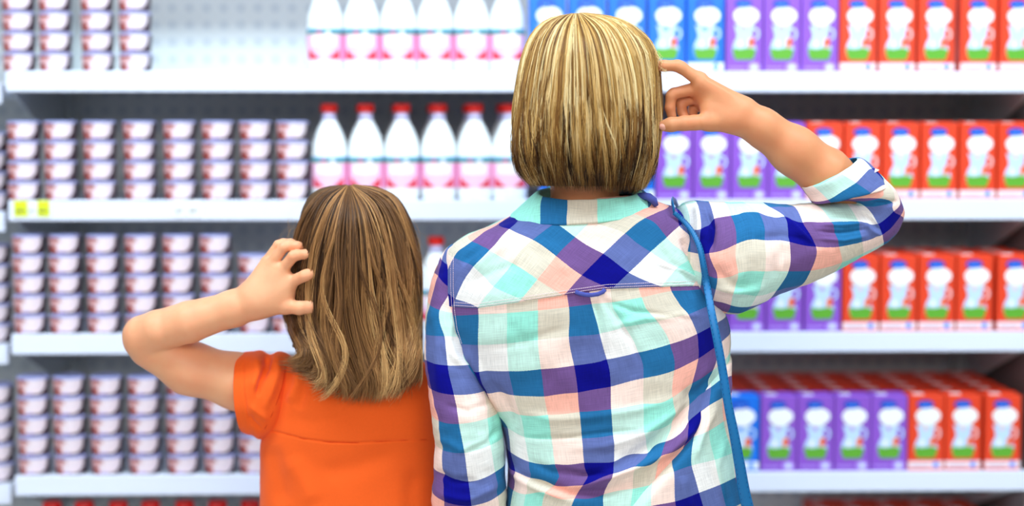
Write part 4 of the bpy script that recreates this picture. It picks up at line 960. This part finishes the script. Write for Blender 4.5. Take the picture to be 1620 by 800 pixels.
TS = Loft([(470, 575, 462, 660, 2.735, .03, 2.1), (456, 560, 442, 684, 2.730, .052, 2.2), (440, 556, 424, 692, 2.726, .060, 2.2), (426, 561, 410, 694, 2.724, .062, 2.2), (412, 555, 401, 688, 2.722, .062, 2.2), (398, 556, 393, 686, 2.722, .060, 2.2), (384, 558, 390, 684, 2.722, .058, 2.2, -.004), (379.5, 560, 388, 683, 2.722, .057, 2.2, -.006), (381, 563, 390, 680, 2.722, .054, 2.2, -.005), (396, 566, 402, 675, 2.722, .050, 2.2)])
G, TH_, TT = TS.grid(160, 240); Nn = outward(G); fac = np.clip(np.sin(TH_)*3, 0, 1)
G = fold(G, Nn, [([(425, 552), (422, 580), (412, 605), (405, 630)], 5, -.006, 'r'), ([(436, 556), (440, 585), (430, 615), (418, 650)], 7, .004, 'r'), ([(405, 560), (408, 590), (400, 620)], 7, .003, 'r'), ([(395, 640), (410, 655), (425, 665)], 5, .0025, 'r'), ([(393, 655), (400, 668), (415, 680)], 4, -.003, 'r'), ([(387, 558), (385, 610), (395, 684)], 1.5, -.0012, 'r')], fac)
G = G+Nn*wavenoise(G, 14, .0014, 47)[..., None]
subt(AG(surf('sleeve', G, M['tee'], None)))
SP_px, SP_py = proj(G); sf2 = np.sin(TH_) > .05; SG = G
def tee2(x, y, off=.0004):
    a = tee_pt(x, y, 0)[1]; d = (SP_px-x)**2+(SP_py-y)**2+np.where(sf2, 0, 1e9); i = np.unravel_index(np.argmin(d), d.shape)
    return P(x, y, min(a, SG[i][1] if d[i] < 9 else 9)-off)
subt(AG(tube([tee2(x, y) for x, y in ((450, 566), (451, 580), (449, 598), (445, 616), (438, 636), (430, 656), (420, 676), (411, 692))], .0007, M['teeseam'], 'armhole_seam', 6)))
TL = Loft([(655, 575, 668, 640, 2.745, .02, 2), (664, 580, 700, 600, 2.75, .04, 2.1), (656, 620, 708, 622, 2.755, .046, 2.1), (652, 660, 710, 660, 2.76, .046, 2.1), (650, 700, 712, 696, 2.765, .044, 2.1), (654, 700, 708, 698, 2.765, .038, 2.1)])
G, TH_, TT = TL.grid(60, 80); subt(AG(surf('sleeve', G, M['tee'], None)))

# ================================================================== hair
def resample(pts, n):
    pts = np.array(pts, float); t = np.linspace(0, len(pts)-1, 12*len(pts)); q = cr(pts, t)
    L = np.concatenate([[0], np.cumsum(np.hypot(*np.diff(q, axis=0).T))]); s_ = np.linspace(0, L[-1], n)
    return np.stack([np.interp(s_, L, q[:, k]) for k in range(2)], 1)
def strands_mesh(C, R, T, name, m, par):
    """C (n,m,3) centre lines, R (n,m) radii, T (n,m) tint"""
    n, k, _ = C.shape; d = np.gradient(C, axis=1); d /= np.maximum(np.linalg.norm(d, axis=2, keepdims=True), 1e-9)
    ref = np.random.RandomState(5).normal(size=(n, 1, 3)); s1 = np.cross(d, ref+0*d); s1 /= np.maximum(np.linalg.norm(s1, axis=2, keepdims=True), 1e-9); s2 = np.cross(d, s1)
    ring = [C+R[..., None]*(s1*math.cos(a)+s2*math.sin(a)) for a in (0, 2.094, 4.189)]
    V = np.stack(ring, 2).reshape(-1, 3); Tt = np.repeat(T[..., None], 3, 2).ravel()
    base = (np.arange(n)[:, None]*k+np.arange(k-1)[None])*3
    F = np.concatenate([np.stack([base+a, base+(a+1) % 3, base+3+(a+1) % 3, base+3+a], -1).reshape(-1, 4) for a in range(3)])
    return par(npmesh(name, V, F, m, attrs={'tint': Tt}))
def shell_prof(rows):
    A = np.array(rows, float); f = lambda y: [np.interp(y, A[:, 0], A[:, k]) for k in range(1, A.shape[1])]
    return f
def shell_depth(f, x, y, front=False):
    xc, hw, Yc, hd, n = f(y); s_ = np.clip(np.abs(x-xc)/np.maximum(hw, 1), 0, 1); q = hd*np.maximum(0, 1-s_**n)**(1/n)
    return Yc+q if front else Yc-q
def P3(x, y, Y):
    d = FWD+RGT*((x-810.0)/FPX)[..., None]+UPV*((400.0-y)/FPX)[..., None]
    return CAM+d*(Y/d[..., 1])[..., None]
def groom(guides, prof, n, K, seed, opts, front=False):
    r = np.random.RandomState(seed); Gd = np.array([resample(g, K) for g in guides]); ng = len(guides)
    pick = opts['pick'](r, n) if 'pick' in opts else r.rand(n)
    gpos = pick*(ng-1); ncl = opts.get('clumps', 160); cc = np.sort(r.rand(ncl))*(ng-1)
    ci = np.abs(gpos[:, None]-cc[None]).argmin(1); cstr = opts.get('clump', .6)*r.uniform(.4, 1.0, n)
    t = np.linspace(0, 1, K)[None]
    t0 = r.uniform(0, opts.get('t0', .4), n)*(r.rand(n) < .8); t1 = opts['t1'](r, n, gpos/(ng-1)) if 't1' in opts else r.uniform(.86, 1.0, n)
    tt = t0[:, None]+(t1-t0)[:, None]*t                      # position along the guide
    cpull = cstr[:, None]*tt**1.3
    gp = gpos[:, None]*(1-cpull)+cc[ci][:, None]*cpull
    i0 = np.clip(np.floor(gp).astype(int), 0, ng-2); u = gp-i0
    ki = tt*(K-1); k0 = np.clip(np.floor(ki).astype(int), 0, K-2); v = ki-k0
    g = lambda a, b: Gd[a, b]
    XY = (g(i0, k0)*(1-u)[..., None]+g(i0+1, k0)*u[..., None])*(1-v)[..., None]+(g(i0, k0+1)*(1-u)[..., None]+g(i0+1, k0+1)*u[..., None])*v[..., None]
    cr_ = np.random.RandomState(seed+1); ph = cr_.rand(ncl)*6.28; fq = cr_.uniform(.8, 1.8, ncl); am = cr_.normal(size=ncl)
    wave = opts.get('wave', 3)*tt**1.4*am[ci][:, None]*np.sin(fq[ci][:, None]*6.28*tt+ph[ci][:, None])
    wave += opts.get('frizz', 1.5)*tt*r.normal(size=n)[:, None]*np.sin(r.uniform(1, 3, n)[:, None]*6.28*tt+r.rand(n)[:, None]*6.28)
    wave += opts.get('spread', 2.0)*tt*r.normal(size=n)[:, None]
    x = XY[..., 0]+wave
    if 'xmax' in opts: x = np.where(x > opts['xmax']-4, opts['xmax']-4*np.exp(-(x-opts['xmax']+4)/4), x)
    y = XY[..., 1]+opts.get('yj', 2)*r.normal(size=n)[:, None]*tt
    lay = r.rand(n)
    lay = lay if 'lay' not in opts else opts['lay'](r, n, t1)
    Y = shell_depth(prof, x, y, front); sg = -1 if front else 1
    ripple = opts.get('ripple', .003)*tt*np.sin(ph[ci]*3+cc[ci]*9)[:, None]
    off = (lay[:, None]*opts.get('thick', .010)-.002)*np.minimum(1, (tt-t0[:, None])*5+.1*tt)+ripple+opts.get('lift', 0)*np.sin(np.pi*t)*r.rand(n)[:, None]
    Y = Y-sg*off
    C = P3(x, y, Y)
    rad = opts.get('rad', .00045)*r.uniform(.6, 1.2, n)[:, None]*np.clip(np.minimum(1.0, (1-t)*5+.12), .1, 1)*np.minimum(1, t*12+.25)
    cb = np.random.RandomState(seed+2).rand(ncl)
    return C, rad, dict(t=tt, lay=lay, cl=cb[ci], g=gpos/(ng-1), r=r.rand(n), x=x, y=y, t1=t1)
# ---- woman's bob
WG = [[(902, 22), (868, 30), (842, 52), (826, 92), (816, 150), (813, 200), (816, 242), (826, 272), (842, 290)], [(904, 21), (882, 32), (862, 62), (850, 112), (842, 170), (839, 220), (843, 262), (856, 293)],
      [(907, 21), (896, 42), (886, 88), (880, 150), (876, 200), (877, 250), (886, 297)], [(911, 21), (910, 60), (911, 120), (912, 180), (914, 240), (919, 300)], [(915, 21), (930, 48), (942, 98), (948, 160), (951, 220), (955, 301)],
      [(919, 20), (955, 42), (975, 92), (985, 150), (988, 210), (987, 260), (981, 303)], [(922, 20), (975, 34), (1006, 74), (1018, 130), (1022, 190), (1019, 245), (1006, 301)], [(926, 20), (984, 31), (1026, 62), (1041, 98), (1043, 150), (1041, 205), (1034, 258), (1018, 297)]]
WR = [(12, 915, 8, 2.60, .01, 2), (18, 913, 26, 2.60, .03, 2), (25, 919, 48, 2.60, .048, 2), (40, 927, 78, 2.60, .072, 2), (60, 930, 95, 2.60, .09, 2), (85, 932, 107, 2.60, .102, 2), (120, 930, 112, 2.60, .110, 2), (160, 929, 115, 2.60, .113, 2), (205, 927, 116, 2.60, .110, 2), (240, 927, 113, 2.60, .102, 2.1), (270, 928, 106, 2.60, .090, 2.2), (292, 930, 98, 2.60, .076, 2.4), (310, 930, 92, 2.60, .068, 2.4)]
fw = shell_prof(WR)
def cap_loft(rows, inset, ymax):
    R_ = [r for r in rows if rows[1][0] < r[0] <= ymax]; f0 = R_[0]; R_ = [(f0[0]+1, f0[1], 1, f0[3], .001, 2)]+[(f0[0]+2, f0[1], f0[2]*.8, f0[3], f0[4]*.8, 2)]+R_[1:]; return Loft([(r[1]-r[2]*inset, r[0], r[1]+r[2]*inset, r[0], r[3], r[4]*inset, r[5], 0, 0) for r in R_])
G, TH_, TT = cap_loft(WR, .93, 296).grid(120, 160)
hair = adopt(surf('hair', G, M['scalp'], None)); hair['label'] = 'chin-length blonde bob with darker ends underneath'
def to_hair(h): return lambda o: under(o, h)
# under layer: full length, darker
o1 = dict(clumps=220, clump=.6, wave=3, frizz=1.6, spread=2.2, thick=.006, t0=.5, rad=.00055, t1=lambda r, n, g: r.uniform(.93, 1.01, n), yj=2)
C, R_, d = groom(WG, fw, 5200, 22, 11, o1)
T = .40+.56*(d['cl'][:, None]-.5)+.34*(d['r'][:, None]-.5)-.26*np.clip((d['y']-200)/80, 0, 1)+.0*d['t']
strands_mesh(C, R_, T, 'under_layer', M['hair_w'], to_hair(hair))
# upper layer: lighter, shorter in the middle so the cut steps down to the nape
def t1w(r, n, g):
    e = np.abs(g-.52)*2; return np.clip(.66+.32*e**1.5+.11*r.normal(size=n)*(1-.6*e), .40, 1.0)
o2 = dict(clumps=150, clump=.75, wave=3.5, frizz=1.8, spread=2.4, thick=.012, t0=.45, rad=.00055, t1=t1w, yj=3, lift=.002, ripple=.004)
C, R_, d = groom(WG, fw, 9000, 22, 21, o2)
C[..., 1] -= .004*np.clip(d['t']*2, 0, 1)
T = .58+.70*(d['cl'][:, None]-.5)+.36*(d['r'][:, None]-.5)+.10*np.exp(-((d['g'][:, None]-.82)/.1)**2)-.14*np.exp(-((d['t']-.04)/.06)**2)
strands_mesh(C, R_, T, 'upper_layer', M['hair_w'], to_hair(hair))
# feathered short lengths over the nape
o3 = dict(clumps=110, clump=.95, wave=9, frizz=2, spread=2, thick=.012, t0=.0, rad=.00055, yj=3, lift=.004, ripple=.006, t1=lambda r, n, g: np.clip(.93-.10*(np.abs(g-.5)*2 < .7)*r.rand(n)+.03*r.normal(size=n), .7, 1.0))
C, R_, d = groom(WG, fw, 4200, 34, 25, o3); m0 = 19   # keep the lower part of each strand
C = C[:, m0:]; R_ = R_[:, m0:]*np.minimum(1, np.linspace(0, 1, 34-m0)*3+.15)[None]; C[..., 1] -= .006*np.sin(np.linspace(0, 1, 34-m0)*2.2)[None]
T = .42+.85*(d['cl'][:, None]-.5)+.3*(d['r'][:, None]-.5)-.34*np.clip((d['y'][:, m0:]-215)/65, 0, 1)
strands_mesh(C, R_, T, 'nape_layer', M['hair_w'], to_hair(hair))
C, R_, d = groom(WG, fw, 2600, 18, 31, dict(o1, thick=.006, pick=lambda r, n: np.where(r.rand(n) < .5, r.rand(n)*.22, 1-r.rand(n)*.22)), front=True)
T = .55+.3*(d['cl'][:, None]-.5)+.3*(d['r'][:, None]-.5)+0*d['t']; strands_mesh(C, R_, T, 'front_layer', M['hair_w'], to_hair(hair))
C, R_, d = groom(WG, fw, 1600, 12, 33, dict(o1, thick=.006, t0=.02, t1=lambda r, n, g: r.uniform(.12, .2, n)), front=True)
T = .55+.3*(d['cl'][:, None]-.5)+.3*(d['r'][:, None]-.5)+0*d['t']; strands_mesh(C, R_, T, 'fringe', M['hair_w'], to_hair(hair))

# ---- girl's long hair
KG = [[(546, 292), (508, 303), (480, 338), (464, 386), (458, 436), (456, 486), (462, 524), (474, 552), (468, 568), (446, 566)], [(548, 292), (516, 312), (492, 356), (478, 406), (472, 456), (474, 500), (484, 536), (498, 566), (490, 588), (464, 584)],
      [(549, 293), (525, 322), (505, 370), (495, 420), (490, 470), (494, 520), (508, 562), (518, 590), (512, 608), (494, 608)], [(550, 294), (534, 335), (523, 392), (517, 450), (518, 510), (532, 560), (545, 595), (545, 620), (530, 632)],
      [(552, 295), (549, 350), (547, 410), (545, 470), (552, 525), (566, 575), (576, 610), (570, 636)], [(554, 294), (572, 340), (580, 400), (588, 460), (598, 520), (604, 570), (600, 610), (588, 638)],
      [(556, 293), (590, 325), (610, 378), (622, 440), (632, 505), (636, 560), (628, 602), (612, 632)], [(558, 292), (606, 313), (634, 362), (648, 425), (657, 490), (660, 545), (656, 590), (642, 614)], [(560, 291), (620, 306), (650, 350), (663, 410), (668, 475), (671, 535), (673, 575), (668, 598)]]
KR = [(280, 553, 10, 2.725, .01, 2), (285, 554, 28, 2.725, .03, 2), (292, 555, 48, 2.725, .048, 2), (305, 556, 68, 2.725, .066, 2), (325, 557, 85, 2.725, .082, 2), (350, 558, 94, 2.725, .094, 2), (385, 560, 101, 2.725, .102, 2), (430, 561, 105, 2.725, .104, 2), (480, 562, 106, 2.725, .100, 2), (520, 564, 106, 2.728, .096, 2.2), (545, 566, 114, 2.73, .095, 2.6), (562, 566, 128, 2.733, .096, 4), (590, 566, 132, 2.738, .103, 5), (620, 568, 134, 2.74, .106, 6), (660, 568, 134, 2.74, .106, 6)]
fg = shell_prof(KR)
G, TH_, TT = cap_loft(KR, .90, 560).grid(120, 160)
hairg = AG(surf('hair', G, M['scalp_g'], None)); hairg['label'] = 'long light brown hair with golden lengths falling over the shoulders'
og = dict(xmax=669, clumps=130, clump=.85, wave=10, frizz=2.4, spread=2.6, thick=.008, t0=.4, rad=.00055, t1=lambda r, n, g: r.uniform(.84, 1.0, n), yj=4, ripple=.004)
C, R_, d = groom(KG, fg, 6500, 26, 51, og)
T = .20+.44*(d['cl'][:, None]-.5)+.3*(d['r'][:, None]-.5)+.26*np.clip((d['y']-430)/200, 0, 1)
strands_mesh(C, R_, T, 'under_layer', M['hair_g'], to_hair(hairg))
C, R_, d = groom(KG, fg, 7000, 26, 61, dict(og, clumps=80, clump=.92, wave=15, thick=.017, ripple=.007, t1=lambda r, n, g: r.uniform(.78, 1.0, n)))
C[..., 1] -= .003*np.clip(d['t']*2, 0, 1)
T = .34+.62*(d['cl'][:, None]-.5)+.3*(d['r'][:, None]-.5)+.24*np.clip((d['y']-400)/200, 0, 1)+.10*np.exp(-((d['g'][:, None]-.62)/.12)**2)*np.clip(d['t']*2, 0, 1)
strands_mesh(C, R_, T, 'upper_layer', M['hair_g'], to_hair(hairg))
C, R_, d = groom(KG, fg, 2400, 20, 71, dict(og, pick=lambda r, n: np.where(r.rand(n) < .5, r.rand(n)*.2, 1-r.rand(n)*.2), t1=lambda r, n, g: r.uniform(.7, .85, n)), front=True)
T = .35+.3*(d['cl'][:, None]-.5)+.3*(d['r'][:, None]-.5)+0*d['t']; strands_mesh(C, R_, T, 'front_layer', M['hair_g'], to_hair(hairg))
# stray flyaway hairs
r = np.random.RandomState(3)
FL = []
for k in range(46):
    s_ = -1 if k % 2 else 1; y0 = r.uniform(300, 430); xc, hw, Yc, hd, n_ = [float(q) for q in fg(y0)]
    x0 = xc+s_*hw*.96; L = r.uniform(30, 90); o = r.uniform(4, 26); pts = []
    for t in np.linspace(0, 1, 16): pts.append((x0+s_*(o*math.sin(t*2.4)+3*t), y0+L*t*1.1-8*math.sin(t*3), Yc-.01+r.normal()*.0004))
    FL.append(pts)
FL = np.array(FL); C = P3(FL[..., 0], FL[..., 1], FL[..., 2])
strands_mesh(C, np.full(C.shape[:2], .00013), np.full(C.shape[:2], .85), 'stray_hair', M['hair_g'], to_hair(hairg))
FL = []
for k in range(12):
    x0, y0 = 1040+r.normal()*2, 84+r.normal()*5; FL.append([(x0+(14+r.normal()*3)*t, y0+(10+26*t)*t, 2.575) for t in np.linspace(0, 1, 14)])
FL = np.array(FL); C = P3(FL[..., 0], FL[..., 1], FL[..., 2]); strands_mesh(C, np.full(C.shape[:2], .00022), np.full(C.shape[:2], .95), 'stray_hair', M['hair_w'], to_hair(hair))
